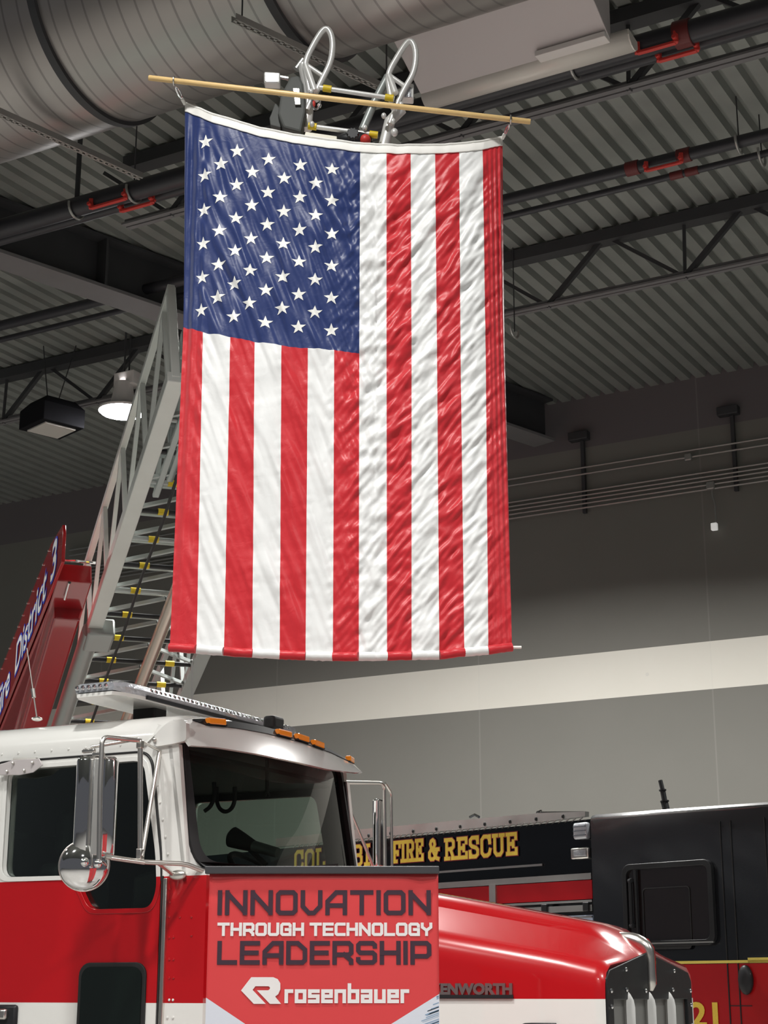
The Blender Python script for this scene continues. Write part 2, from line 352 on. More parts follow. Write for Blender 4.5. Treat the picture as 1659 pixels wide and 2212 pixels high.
def ribbon(mb, pts, w, mp, lift):
    """flat mitred stroke of width w along 2D points"""
    closed = (V(pts[0])-V(pts[-1])).length < 1e-6; P = [V(p) for p in pts]
    if closed: P = P[:-1]
    n = len(P); L = []; R = []
    for i in range(n):
        a = P[i-1] if (i > 0 or closed) else None; b = P[(i+1) % n] if (i < n-1 or closed) else None; p = P[i]
        d1 = (p-a).normalized() if a is not None else None; d2 = (b-p).normalized() if b is not None else None
        if d1 is None: d = d2; q = p-d*w/2; nn = V((-d.y, d.x)); L.append(q+nn*w/2); R.append(q-nn*w/2); continue
        if d2 is None: d = d1; q = p+d*w/2; nn = V((-d.y, d.x)); L.append(q+nn*w/2); R.append(q-nn*w/2); continue
        n1 = V((-d1.y, d1.x)); n2 = V((-d2.y, d2.x)); mm = (n1+n2)
        mm = mm.normalized() if mm.length > 1e-4 else n1
        k = min(1.8, 1/max(.3, mm.dot(n1))); L.append(p+mm*w/2*k); R.append(p-mm*w/2*k)
    m = len(L); vs = [mp(q.x, q.y, lift+i*.00003) for i, q in enumerate(L)]+[mp(q.x, q.y, lift+i*.00003) for i, q in enumerate(R)]
    fs = [[i, (i+1) % m, m+(i+1) % m, m+i] for i in range(m if closed else m-1)]
    mb.add(vs, fs)
def strokes(mb, s, x0, x1, y0, y1, w, mp, font=G, gap=.34, lift=.0002, h=1.0, space=.55):
    """lay a line of stroke letters into the box x0..x1, y0..y1 (outer edges)"""
    tot = 0
    for i, ch in enumerate(s): tot += space if ch == ' ' else font[ch][0]+(gap if i < len(s)-1 else 0)
    sx = (x1-x0-w)/tot; sy = (y1-y0-w)/h; x = x0+w/2
    for ch in s:
        if ch == ' ': x += space*sx; continue
        gw, ls = font[ch]
        for j, l in enumerate(ls): ribbon(mb, [(x+a*sx, y0+w/2+b*sy) for a, b in l], w, mp, lift+j*.00025)
        x += (gw+gap)*sx

# ================================================================== THE HALL
Wd = V((.8695, -.494, 0)); Pd = V((.494, .8695, 0)); PW = 18.73; ZC = 8.88
STR = (5.0, 5.57)
wallP = Pd*PW
def WL(px, py): return atP(px, py, wallP, Pd)
def wp(w, p, z): return Wd*w+Pd*p+V((0, 0, z))
M['wall'] = wall_material(None, Wd)
mb = MB(); mb.add([wp(-26, PW, 0), wp(14, PW, 0), wp(14, PW, ZC+.3), wp(-26, PW, ZC+.3), wp(-26, PW+.3, 0), wp(14, PW+.3, 0), wp(14, PW+.3, ZC+.3), wp(-26, PW+.3, ZC+.3)],
   [[0, 1, 2, 3], [4, 7, 6, 5], [0, 3, 7, 4], [1, 5, 6, 2], [3, 2, 6, 7], [0, 4, 5, 1]])
struct(mb.build('wall_back', 'wall', smooth=0))
mb = MB(); mb.add([wp(-26, -14, 0), wp(14, -14, 0), wp(14, PW, 0), wp(-26, PW, 0), wp(-26, -14, -.2), wp(14, -14, -.2), wp(14, PW, -.2), wp(-26, PW, -.2)], [[0, 1, 2, 3], [4, 7, 6, 5], [0, 4, 5, 1], [2, 6, 7, 3], [1, 5, 6, 2], [0, 3, 7, 4]])
struct(mb.build('floor', 'concretefloor', smooth=0))
# ribbed roof deck
M['deck'] = mat('grey_green_roof_deck', (.30, .315, .295), .45, .25, vary=(2.5, .2))
mb = MB(); prof = []
w = -22.0
while w < 12:
    prof += [(w, ZC), (w+.115, ZC), (w+.135, ZC+.075), (w+.18, ZC+.075)]; w += .2
mb.loft([[wp(a, -12, z) for a, z in prof], [wp(a, PW+.02, z) for a, z in prof]], closed=False)
struct(mb.build('ceiling', 'deck', smooth=0))

# roof girder, running askew to the joists
ga = atZ(0, 545, 8.28); gb = atZ(1205, 955, 8.28); gd = (gb-ga); gd.z = 0; gd.normalize(); gn = V((-gd.y, gd.x, 0))
gw = abs((atZ(0, 583, 8.28)-ga).dot(gn))
t = thing('roof_girder', 'deep dark steel roof girder crossing behind the flag, its pale underside showing', 'girder', ga)
def gpt(s, n, z): return V((ga.x, ga.y, 0))+gd*s+gn*n+V((0, 0, z))
GL = (gb-ga).length-.05
mb = MB(); mb.box(gpt(GL/2-3, gw/2, 8.30), (GL+6, gw, .035), Matrix((gd, gn, V((0, 0, 1)))).transposed()); lab(mb.build('bottom_flange', 'girder', t, True, 0), 'pale grey bottom flange')
mb = MB(); mb.box(gpt(GL/2-3, gw/2, 8.58), (GL+6, .03, .52), Matrix((gd, gn, V((0, 0, 1)))).transposed()); mb.build('web', 'steel', t, True, 0)
mb = MB(); mb.box(gpt(GL/2-3, gw/2, 8.84), (GL+6, gw*.9, .03), Matrix((gd, gn, V((0, 0, 1)))).transposed()); mb.build('top_flange', 'steel', t, True, 0)
for s in (1.2, 3.6, 6.2):
    mb = MB(); mb.box(gpt(s, gw/2-.09, 8.57), (.03, .17, .5), Matrix((gd, gn, V((0, 0, 1)))).transposed()); mb.build('stiffener', 'steel', t, True, 0)

def joist(p, label, zt=8.80, zb=8.2, w0=-15, w1=7.5, cw=.12, ph=0.0, step=1.25, gapw=None, topw=.16):
    t = thing('roof_joist', label, 'roof joist', wp(0, p, zb), group='steel roof joists under the deck')
    mb = MB(); mb.beam(wp(w0, p-.035, zb), wp(w1, p-.035, zb), .05, .02); mb.beam(wp(w0, p+.035, zb), wp(w1, p+.035, zb), .05, .02)
    mb.beam(wp(w0, p-.012, zb+.03), wp(w1, p-.012, zb+.03), .008, .06); mb.beam(wp(w0, p+.012, zb+.03), wp(w1, p+.012, zb+.03), .008, .06)
    mb.build('bottom_chord', 'girder', t, True, 0)
    mb = MB(); mb.beam(wp(w0, p, zt), wp(w1, p, zt), topw, .12); mb.build('top_chord', 'steel', t, True, 0)
    w = w0+ph; k = 0
    while w < w1-step:
        mb = MB(); mb.beam(wp(w, p, zb), wp(w+step*.5, p, zt), .05, .05); mb.build('web_member', 'steel', t, True, 0)
        mb = MB(); mb.beam(wp(w, p, zb), wp(w-.62*step, p, zt), .025, .035); mb.build('web_member', 'steel', t, True, 0)
        if k % 2: mb = MB(); mb.beam(wp(w, p, zb), wp(w+.02, p, zt), .03, .03); mb.build('web_member', 'steel', t, True, 0)
        w += step*1.15; k += 1
joist(14.29, 'steel roof joist farthest back, nearest the grey hall wall', ph=.15)
joist(10.75, 'steel roof joist at upper right, grey bottom chord just below the thick black pipes', ph=.5, w0=atP(270, 515, Pd*10.75, Pd).dot(Wd))
def pline(px, py, z): return atZ(px, py, z).dot(Pd)
def pipe(name, p, z, r, label, w0=-15, w1=8, couplings=(), m='pipeblk'):
    t = thing(name, label, 'pipe', wp(0, p, z), group='sprinkler pipes under the roof')
    mb = MB(); mb.cyl(wp(w0, p, z), wp(w1, p, z), r, 16); mb.build('pipe_run', m, t, True)
    for w in couplings:
        mb = MB(); mb.cyl(wp(w-.06, p, z), wp(w+.06, p, z), r*1.18, 16); lab(mb.build('coupling', 'dullred', t, True, bevel=.005), 'dull red pipe coupling')
    return t
def woff(px, py, p):
    q = atP(px, py, Pd*p, Pd); return q.dot(Wd), q.z
PA = pline(1400, 95, 8.0); PA2 = pline(1400, 125, 8.0); PC = pline(1400, 355, 8.5); PC2 = pline(1400, 393, 8.5)
ZP = {PC: 8.5, PC2: 8.5}
pipe('sprinkler_pipe', PA, 8.0, .085, 'thickest black pipe crossing at top right behind the pale air plenum', couplings=[woff(1475, 45, PA)[0]])
pipe('sprinkler_pipe', PA2, 8.0, .05, 'black pipe running right below the thickest one at top right', couplings=[])
pipe('sprinkler_pipe', PC, 8.5, .055, 'black pipe with red coupling and red brace right of the flag', couplings=[woff(1367, 362, PC)[0], woff(1478, 337, PC)[0]])
pipe('sprinkler_pipe', PC2, 8.5, .032, 'thin dark pipe just below the one with red brace', couplings=[woff(1462, 378, PC2)[0], woff(1495, 369, PC2)[0]])
for xa, xb, yy, pp, lb in ((1383, 1466, 63, PA, 'upper red brace under the black pipe at top right'), (1430, 1512, 92, PA2, 'lower red brace at top right, just beneath another'),
                       (1402, 1478, 351, PC, 'red brace on the pipe right of the flag, with a yellow tag'), (212, 285, 412, PA, 'upper red brace left of the flag below the spiral duct'),
                       (276, 342, 440, PA2, 'lower red brace left of the flag, just beneath another')):
    wa, wb = woff(xa, yy, pp)[0], woff(xb, yy, pp)[0]; zz = ZP.get(pp, 8.0)-8.0
    t = thing('pipe_brace', lb, 'pipe brace', wp((wa+wb)/2, pp-.06, 7.84+zz), group='red pipe braces')
    mb = MB(); mb.beam(wp(wa, pp-.08, 7.90+zz), wp(wb, pp-.08, 7.90+zz), .035, .022); mb.build('bar', 'redmetal', t, True, bevel=.004)
    for w in (wa, wb):
        mb = MB(); mb.box(wp(w, pp-.08, 7.94+zz), (.035, .035, .09)); mb.cyl(wp(w, pp-.12, 7.93+zz), wp(w, pp-.05, 7.93+zz), .018, 10); mb.build('clamp', 'redmetal', t, True, bevel=.004)
for px, py, pp, lb in ((1595, 290, PC, 'thin vertical hanger rod at far right above the braced pipe'), (1645, 330, PC2, 'thin hanger rod at the right edge of the view'), (1110, 640, 14.2, 'thin rod beside the right edge of the flag'),
                   (173, 310, PA, 'black vertical hanger rod left of the flag under the spiral duct'), (293, 330, PA, 'thin pale hanger rod above the upper left red brace'), (1240, 110, PA, 'hanger rod with a pale clip right of the plenum lip')):
    w, z = woff(px, py, pp); r = .022 if px == 173 else .006; zz = ZP.get(pp, 8.0)
    t = thing('hanger_rod', lb, 'rod', wp(w, pp, zz), group='rods hanging the pipes')
    mb = MB(); mb.cyl(wp(w, pp, zz-.04), wp(w, pp, 8.93), r, 8); mb.build('rod', 'steel', t, True)
    mb = MB(); mb.tube([wp(w, pp+.1*math.sin(a), zz-.1*math.cos(a)) for a in [math.pi*(i/10-.55) for i in range(12)]], .012, 8); mb.build('clip', 'galv', t, True)

# ------------------------------------------------------------------ spiral duct
DC = V((-1.9, 9.9, 7.95)); DR = .74
m = mat('spiral_duct_steel', (.40, .375, .36), .34, .75, vary=(1.5, .12)); nt = m.node_tree; b = nt.nodes['Principled BSDF']
tc = nt.nodes.new('ShaderNodeTexCoord'); sx = nt.nodes.new('ShaderNodeSeparateXYZ'); nt.links.new(tc.outputs['Object'], sx.inputs[0])
def mth(op, a, bb=None, nt=nt):
    n = nt.nodes.new('ShaderNodeMath'); n.operation = op
    for i, q in enumerate((a, bb)):
        if q is None: continue
        if isinstance(q, (int, float)): n.inputs[i].default_value = q
        else: nt.links.new(q, n.inputs[i])
    return n.outputs[0]
ang = mth('ARCTAN2', sx.outputs['Z'], sx.outputs['Y']); ph = mth('FRACT', mth('ADD', mth('MULTIPLY', sx.outputs['X'], 1/.125), mth('MULTIPLY', ang, 1/(2*math.pi))))
rg = mth('LESS_THAN', mth('ABSOLUTE', mth('SUBTRACT', ph, .5)), .06)
bp = nt.nodes.new('ShaderNodeBump'); bp.inputs['Strength'].default_value = .9; bp.inputs['Distance'].default_value = .01; nt.links.new(rg, bp.inputs['Height']); nt.links.new(bp.outputs['Normal'], b.inputs['Normal'])
src = b.inputs['Base Color'].links[0].from_socket; mx = nt.nodes.new('ShaderNodeMix'); mx.data_type = 'RGBA'; nt.links.new(mth('MULTIPLY', rg, .55), mx.inputs['Factor']); nt.links.new(src, mx.inputs['A']); mx.inputs['B'].default_value = (.16, .15, .15, 1); nt.links.new(mx.outputs['Result'], b.inputs['Base Color'])
M['duct'] = m
t = thing('spiral_duct', 'huge round spiral seam air duct crossing the upper left under the roof', 'air duct', frame(DC, Wd, Pd, (0, 0, 1)))
def ring(x, r, n=96): return [V((x, r*math.cos(2*math.pi*i/n), r*math.sin(2*math.pi*i/n))) for i in range(n)]
mb = MB(); xs = [-6+.5*i for i in range(26)]; mb.loft([ring(x, DR) for x in xs], cap=False); mb.build('duct_shell', 'duct', t, smooth=60)
for x in (.0, 1.62, -1.62, 3.24, 4.86):
    mb = MB(); mb.loft([ring(x-.03, DR), ring(x-.028, DR+.028), ring(x+.028, DR+.028), ring(x+.03, DR)], cap=False); lab(mb.build('joint_band', 'steel', t), 'dark ring where two duct lengths join')
# slotted struts that carry the duct
for (xa, ya, xb, yb, zz, lb) in ((0, 243, 305, 381, 7.12, 'slotted steel strut under the duct at left, ending above a red brace'), (505, 38, 850, 200, 7.12, 'slotted steel strut under the duct behind the ladder tip')):
    a = atZ(xa, ya, zz); c = atZ(xb, yb, zz); d = (c-a).normalized()
    if xa == 0: a = a-d*1.5
    t = thing('slotted_strut', lb, 'strut', a, group='slotted struts under the duct')
    nn = V((-d.y, d.x, 0)); mb = MB(); L = (c-a).length
    mb.beam(a+nn*.022, c+nn*.022, .004, .04); mb.beam(a-nn*.022, c-nn*.022, .004, .04)
    s = 0
    mb.beam(a+nn*.016-V((0, 0, .02)), c+nn*.016-V((0, 0, .02)), .014, .004); mb.beam(a-nn*.016-V((0, 0, .02)), c-nn*.016-V((0, 0, .02)), .014, .004)
    while s < L:
        mb.beam(a+d*s-V((0, 0, .02)), a+d*min(L, s+.025)-V((0, 0, .02)), .03, .004); s += .05
    mb.build('channel', 'galv', t, True, 0)
    for q in ((a+d*.06), (c-d*.06)):
        mb = MB(); mb.cyl(q, V((q.x, q.y, 8.88)), .005, 8); mb.build('hanger', 'steel', t, True)

# ------------------------------------------------------------------ pale air plenum
LP = atZ(908, 203, 7.6); LQ = atZ(1290, 78, 7.6); pp = LP.dot(Pd); w0, w1 = LP.dot(Wd), LQ.dot(Wd)+.06
t = thing('air_plenum', 'pale sheet metal air plenum with a curled cream lip, right of the duct', 'air plenum', LP)
prof = [(pp, 7.60), (pp-.47, 7.86), (pp-.47, 8.4), (pp+.02, 8.4), (pp+.02, 7.6)]
mb = MB(); mb.loft([[wp(w0, a, z) for a, z in prof], [wp(w1, a, z) for a, z in prof]]); mb.build('casing', 'plenum', t, True, 0, bevel=.006)
mb = MB(); arc = [(pp-.03+.17*math.sin(a)*1.0, 7.60-.085+.085*math.cos(a)) for a in [math.pi*i/14*.95 for i in range(15)]]
arc = [(pp-.005, 7.63)]+[(pp+.05+.13*math.sin(x), 7.585+.05*math.cos(x)) for x in [0, .3, .6, .9, 1.2, 1.57]]+[(pp+.18+.0, 7.54), (pp+.16, 7.50), (pp+.12, 7.475)]
arc = [(pp+.005, 7.64), (pp+.005, 7.60), (pp+.02, 7.57), (pp+.05, 7.545), (pp+.09, 7.533), (pp+.13, 7.54), (pp+.16, 7.565)]
mb.loft([[wp(w0, a, z) for a, z in arc], [wp(w1+.12, a, z) for a, z in arc]], closed=False); lab(mb.build('lip', 'plenum2', t, True, 60, solid=.006), 'cream curled lip')
mb = MB(); mb.prism([wp(w1+.12, a, z) for a, z in arc]+[wp(w1+.12, pp+.16, 7.62)], Wd*.01); mb.build('end_plate', 'plenum2', t, True, 0)
mb = MB(); mb.box(wp(lerp(w0, w1, .82), pp-.03, 7.60), (.5, .1, .04), Matrix((Wd, Pd, V((0, 0, 1)))).transposed()); mb.build('splice_plate', 'lampwhite', t, True, 0, bevel=.004)
for w in (w0+.25, w1-.3):
    mb = MB(); mb.cyl(wp(w, pp-.2, 8.38), wp(w, pp-.2, 8.93), .008, 8); mb.build('hanger', 'steel', t, True)

# ------------------------------------------------------------------ lamp, speaker
x, y, z = BAYS_AND_FILLS[0][:3]
t = thing('high_bay_lamp', 'bright round high-bay ceiling lamp glowing left of the ladder', 'ceiling lamp', (x, y, z-.05))
mb = MB(); n = 40
def lr(r, zz): return [V((x+r*math.cos(2*math.pi*i/n), y+r*math.sin(2*math.pi*i/n), zz)) for i in range(n)]
mb.loft([lr(.05, z+.36), lr(.1, z+.34), lr(.12, z+.20), lr(.15, z+.07), lr(.275, z+.02), lr(.27, z-.005)], cap=False); mb.build('reflector', 'lampwhite', t, True)
mb = MB(); mb.loft([lr(.27, z-.0), lr(.24, z-.03), lr(.12, z-.055), lr(.01, z-.06)]); lab(mb.build('lit_lens', 'emit', t, True), 'glowing round lens')
mb = MB(); mb.cyl((x, y, z+.35), (x, y, 8.93), .012, 8); mb.build('stem', 'steel', t, True)
q = atZ(278, 822, 8.32)
t = thing('junction_housing', 'small pale box just above the glowing high-bay lamp', 'box', q)
mb = MB(); mb.box(q, (.28, .2, .16), Matrix.Rotation(math.radians(-29), 3, 'Z')); mb.build('housing', 'lampwhite', t, True, 0, bevel=.01)
mb = MB(); mb.cyl(q, (q.x, q.y, 8.93), .01, 8); mb.build('stem', 'steel', t, True)
q = atZ(112, 915, 7.85)
t = thing('hanging_speaker', 'black boxy ceiling speaker with a pale square underside at far left', 'speaker', q)
R = Matrix.Rotation(math.radians(-48), 3, 'Z')
mb = MB()
for s in (1,): mb.loft([[q+R @ V((a*k, b*k, zz)) for a, b in ((-.27, -.27), (.27, -.27), (.27, .27), (-.27, .27))] for k, zz in ((1, -.07), (1, .15), (.7, .25), (.25, .28))])
mb.build('cabinet', mat('matte_black_speaker_paint', (.012, .012, .014), .9, spec=.1), t, True, 0, bevel=.01)
mb = MB(); mb.box(q+V((0, 0, -.08)), (.40, .40, .02), R); lab(mb.build('grille', 'plenum2', t, True, 0, bevel=.004), 'pale square grille')
for a, b in ((-.2, 0), (.2, 0)):
    mb = MB(); mb.cyl(q+R @ V((a*.5, b, .22)), V((q.x+a, q.y+b+.2, 8.93)), .007, 6); mb.build('hanging_cable', 'steel', t, True)

# ------------------------------------------------------------------ conduits on the back wall
zl = [7.93, 7.845, 7.62, 7.565, 7.515, 7.46, 7.405]
for i, z in enumerate(zl):
    lb = ['topmost thin conduit along the grey hall wall', 'second conduit from the top, carrying a small round box', 'third conduit down, topmost of the lower bunch', 'fourth conduit down on the grey wall', 'fifth conduit down on the grey wall', 'sixth conduit down, second from the bottom', 'lowest conduit along the grey hall wall'][i]
    mb = MB(); mb.cyl(wp(-16, PW-.09, z), wp(6, PW-.09, z), .013, 8); tag(mb.build('wall_conduit', 'galv', own=True), lb, 'conduit', 'conduits along the hall wall')
for px, lb in ((1263, 'conduit support bracket near the right edge of the flag'), (1590, 'conduit support bracket at far right on the wall')):
    w = WL(px, 1000).dot(Wd)
    t = thing('conduit_bracket', lb, 'bracket', wp(w, PW, 7.35), group='brackets holding the wall conduits')
    mb = MB(); mb.box(wp(w, PW-.045, 7.82), (.045, .05, .95), Matrix((Wd, Pd, V((0, 0, 1)))).transposed()); mb.build('channel', 'steel', t, True, 0)
    mb = MB(); mb.box(wp(w-.04, PW-.06, 8.36), (.26, .12, .11), Matrix((Wd, Pd, V((0, 0, 1)))).transposed()); mb.build('head_block', 'steel', t, True, 0, bevel=.01)
for px, py, r, lb in ((1493, 993, .045, 'small round junction box on the second conduit at right'), (1541, 1054, .05, 'small square junction box above the little white wall fixture')):
    q = WL(px, py); mb = MB()
    mb.box(q-Pd*.1, (r*2, .06, r*2), Matrix((Wd, Pd, V((0, 0, 1)))).transposed()); tag(mb.build('junction_box', 'galv', own=True, bevel=.015, smooth=0), lb, 'junction box', 'junction boxes on the conduits')
q0 = WL(1543, 1060); q1 = WL(1549, 1142)
t = thing('hanging_wall_lamp', 'little white square fixture hanging on a bent conduit from the junction box', 'wall fixture', q1)
mb = MB(); mb.box(q1-Pd*.1, (.075, .06, .09), Matrix((Wd, Pd, V((0, 0, 1)))).transposed()); lab(mb.build('housing', mat('white_fixture', (.85, .85, .83), .4, emit=((1, 1, .95), .35)), t, True, 0, bevel=.01), 'white square housing')  # small hanging lamp, its white housing given a faint glow
mb = MB(); mb.tube(fillet([q0-Pd*.09, q0-Pd*.09+V((0, 0, -.08)), q1-Pd*.09+Wd*.02+V((0, 0, .3)), q1-Pd*.09+Wd*.02], .06), .01, 8); mb.build('drop_conduit', 'galv', t, True)

# ================================================================== THE FLAG
FY = 7.6
X0 = [397, 451, 506, 560, 615, 669, 724, 778, 835, 887, 940, 992, 1043, 1087]
X1 = [392, 437, 497, 550, 608, 665, 722, 776, 835, 889, 944, 995, 1050, 1093]
X2 = [365, 424, 484, 545, 604, 660, 719, 775, 836, 889, 949, 1003, 1055, 1107]
YT = [(397, 229), (460, 262), (560, 293), (640, 309), (778, 327), (860, 331), (940, 330), (1010, 325), (1043, 319), (1087, 303)]
YB = [(365, 1390), (424, 1396), (484, 1402), (604, 1409), (719, 1413), (835, 1412), (949, 1409), (1055, 1398), (1107, 1389)]
def hz(x, y, s): return noise.noise(V((x, y, s)))
def fdisp(k, v, X, Z):
    """cloth relief in metres, positive towards the viewer"""
    d = 0.0
    can = 1 if (k < 7 and v < .4) else 0
    seam = min(abs(k-j) for j in (range(7, 14) if can or v < .4 else range(0, 14))) if not can else min(7-k, 3)
    # tight puckers beside the sewn seams
    pk = math.exp(-seam/.22)
    ay = Z+.35*X*(1 if k > 7.5 else -.4)
    amp = pl([(0, .35), (5, .6), (6.6, 1), (9, 1), (12, .6), (13, .3)], k)
    d += .0075*pk*amp*hz(ay*26, k*1.2, 3.1)
    # broad soft folds
    if k < 7.6:
        e = min(1, k/1.2)
        a = X*.93+Z*.33; bb = -X*.33+Z*.93
        w = (.5+.5*hz(X*3, Z*3, 9))
        vv = 1 if v < .42 else max(.7, 1-(v-.42)*1.5)
        d += .034*e*vv*w*hz(a*16, bb*2.6, .7)+.012*e*vv*hz(a*36, bb*5.5, 4.)
    if k > 5.5:
        e = min(1, (k-5.5)/2)*(1 if k < 12.2 else .4)
        a = X*.78-Z*.62; bb = X*.62+Z*.78
        vv = pl([(0, 1), (.55, .8), (1, .45)], v)
        d += .025*e*vv*hz(a*19, bb*5, 1.7)+.011*e*hz(a*46, bb*12, 5.)
    # central horizontal drapes
    c = math.exp(-((k-7.5)/1.1)**2); d += .018*c*pl([(0, 1), (.5, .8), (1, .4)], v)*hz(X*6, Z*19, 2.2)
    # hanging pleats at both edges
    if k < 1.3: d += .012*(1.3-k)*math.sin(k*13+v*4)*pl([(0, 1), (.5, .5), (1, .15)], v)
    if k > 12: d += .010*(k-12)*math.sin(k*27-v*3)*pl([(0, 1), (.5, .6), (1, .2)], v)
    d += .004*hz(X*9, Z*7, 8.)
    return d*min(1, .25+v*9)
def fpt(k, v, off=0.0):
    k = max(0, min(13, k)); i = min(12, int(k)); t = k-i
    xa = lerp(X0[i], X0[i+1], t); xb = lerp(X1[i], X1[i+1], t); xc = lerp(X2[i], X2[i+1], t)
    x = lerp(xa, xb, v/.4) if v < .4 else lerp(xb, xc, (v-.4)/.6)
    y = lerp(pl(YT, xa), pl(YB, xc), v)
    P = atY(x, y, FY); u = abs(k/6.5-1)
    back = .10*u**7*pl([(0, .5), (.3, 1), (1, .35)], v)
    return P+V((0, back-fdisp(k, v, P.x, P.z)-off, 0))
STR13 = [0 if i % 2 == 0 else 1 for i in range(13)]
NU, NV = 286, 420
vs = []; fs = []; ms = []
flag = thing('american_flag', 'large American flag hanging upright from the pole, its starry canton at upper left', 'flag', fpt(6.5, 1)+V((0, 0, -.02)))
mb = MB()
mb.grid(lambda u, v: fpt(u*13, v), NU, NV, lambda u, v: 2 if (u*13 < 7 and v < .4) else STR13[min(12, int(u*13))])
# fifty stars, raised a little from both the cloth's faces
cw = 7
for c in range(9):
    kk = (.126+.0893*c)*cw; six = c % 2 == 0
    for r in range(6 if six else 5):
        v0 = .4*((.106 if six else .1855)+.159*r); n = len(mb.v); R1 = .0365; R2 = .0145; rot = 0; sag = (fpt(kk+.2, v0).z-fpt(kk-.2, v0).z)/.048; Q = 4
        pts = []
        for a in range(10):
            rr_ = R1 if a % 2 == 0 else R2; an = rot+math.pi/2+a*math.pi/5; pts.append((rr_*math.cos(an), rr_*math.sin(an)))
        for side in (.0018,):
            for a in range(10):
                p, q = pts[a], pts[(a+1) % 10]; base = len(mb.v)
                idx = {}
                for i in range(Q+1):
                    for j in range(Q+1-i):
                        x = (p[0]*i+q[0]*j)/Q; y = (p[1]*i+q[1]*j)/Q
                        idx[(i, j)] = len(mb.v); mb.v.append(fpt(kk+x/.120, v0+(sag*x-y)/2.65, side))
                for i in range(Q):
                    for j in range(Q-i):
                        mb.f.append([idx[(i, j)], idx[(i+1, j)], idx[(i, j+1)]]); mb.m.append(3)
                        if i+j < Q-1: mb.f.append([idx[(i+1, j)], idx[(i+1, j+1)], idx[(i, j+1)]]); mb.m.append(3)
mb.build('cloth', ['fred', 'fwhite', 'fblue', 'fstar'], flag, True, smooth=80)
# heading band along the top
def band(k, t, o):
    P = fpt(k, 0); return P+V((0, -o, t))
mb = MB()
N_ = 120
secs = []
for i in range(N_+1):
    k = 13*i/N_; secs.append([band(k, -.004, .006), band(k, .034, .008), band(k, .040, 0), band(k, .034, -.008), band(k, -.004, -.006)])
mb.loft(secs); lab(mb.build('heading_band', 'fband', flag, True, smooth=60), 'white canvas heading band')
mb = MB(); mb.tube([band(13*i/60, .043, .004) for i in range(61)], .006, 8); mb.build('heading_rope', 'fband', flag, True)
# bottom sleeve in the colours of the stripes, with its rod
for i in range(13):
    mb = MB(); pts = []; rad = []
    for j in range(9):
        k = i+j/8; pts.append(fpt(k, 1)+V((0, 0, -.012))); rad.append(.021+.0035*hz(k*7, 0, 1))
    mb.tube(pts, rad, 14); mb.build('hem_sleeve', ['fred', 'fwhite'][STR13[i]], flag, True, smooth=60)
a = fpt(12.9, 1)+V((0, 0, -.012)); mb = MB(); mb.cyl(a, a+V((.055, 0, 0)), .007, 12); lab(mb.build('hem_rod', 'fband', flag, True), 'end of the white rod in the hem')
# pole
PA0 = atY(321, 168, 7.54); PB0 = atY(1146, 263, 7.54)
t = thing('flag_pole', 'straight pale wooden pole carrying the flag across the ladder tip', 'pole', (PA0+PB0)/2)
mb = MB(); d = (PB0-PA0).normalized(); mb.tube([PA0, PA0+d*.004, PB0-d*.004, PB0], [.012, .0142, .0142, .012], 24); mb.build('dowel', 'wood', t, True)
def polept(px): s = (px-321)/(1146-321); return PA0.lerp(PB0, s)
for px, k, lb in ((376, 0, 'metal snap hook at the upper left corner of the flag'), (1103, 13, 'metal snap hook at the upper right corner of the flag')):
    a = polept(px)+V((0, 0, -.012)); b = fpt(k, 0)+V((.0, 0, .035)); t = thing('snap_hook', lb, 'hook', b, group='snap hooks holding the flag')
    mb = MB(); mb.tube([a+V((0, .022*math.sin(q), .010+.022*math.cos(q))) for q in [2*math.pi*i/16 for i in range(16)]], .004, 8, closed=True); mb.build('eye', 'chromesoft', t, True)
    c = a.lerp(b, .18); e = a.lerp(b, .72); dd = (b-a).normalized(); sd = V((dd.z, 0, -dd.x)); L = (e-c).length
    mb = MB(); mb.tube([c+dd*(L/2-L/2*math.cos(q))+sd*.013*math.sin(q) for q in [2*math.pi*i/20 for i in range(20)]], .0042, 8, closed=True); mb.build('clip', 'chrome', t, True)
    mb = MB(); mb.tube([e, b+V((0, -.005, 0))], .009, 10); mb.build('cord', 'fband', t, True)

# ================================================================== THE AERIAL LADDER
LA = atY(205, 1350, 13.0); LT = atY(755, 240, 8.25); Bv = V((.9, .435, 0)).normalized()
for i in range(20):
    Lv = LT-(LA+Bv*.47); h = V((Lv.x, Lv.y, 0)).normalized(); Bv = V((-h.y, h.x, 0))
LL = Lv.length; Lv.normalize(); Ev = -Bv; Nv = Ev.cross(Lv)
LM = frame(LA, Ev, Lv, Nv); LMi = LM.inverted()
lad = thing('aerial_ladder', 'grey aerial fire ladder rising behind the flag, with a red name panel', 'ladder', LM)
def lp(b, s, n): return V((-b, s, n))
def lw(P): return LMi @ V(P)
def lpx(px, py, b):      # point on the ladder's vertical plane b
    P = atP(px, py, LA+Bv*b, Bv); q = LMi @ P; return q.y, q.z
BW = .95
SE = lpx(381, 868, 0)[0]
def truss(b, s0, s1, H, rw, name, m1, m2, step=.62, lean=1):
    mb = MB(); mb.beam(lp(b, s0, 0), lp(b, s1, 0), rw, rw*1.35, up=(1, 0, 0)); mb.build(name+'_bottom_rail', m1, lad, bevel=.006)
    mb = MB(); mb.beam(lp(b, s0, H), lp(b, s1, H), rw*.55, rw*.6, up=(1, 0, 0)); mb.build(name+'_hand_rail', m1, lad, bevel=.005)
    s = s0; k = 0
    while s < s1-step*.5:
        for (a, c, w) in (((s, 0), (s+step*.92, H), .03), ((s+step, 0), (s+step*.95, H), .034)):
            mb = MB(); mb.beam(lp(b, a[0], a[1]), lp(b, min(s1, c[0]), c[1]), w, w, up=(1, 0, 0)); mb.build('truss_strut', m2, lad)
        s += step
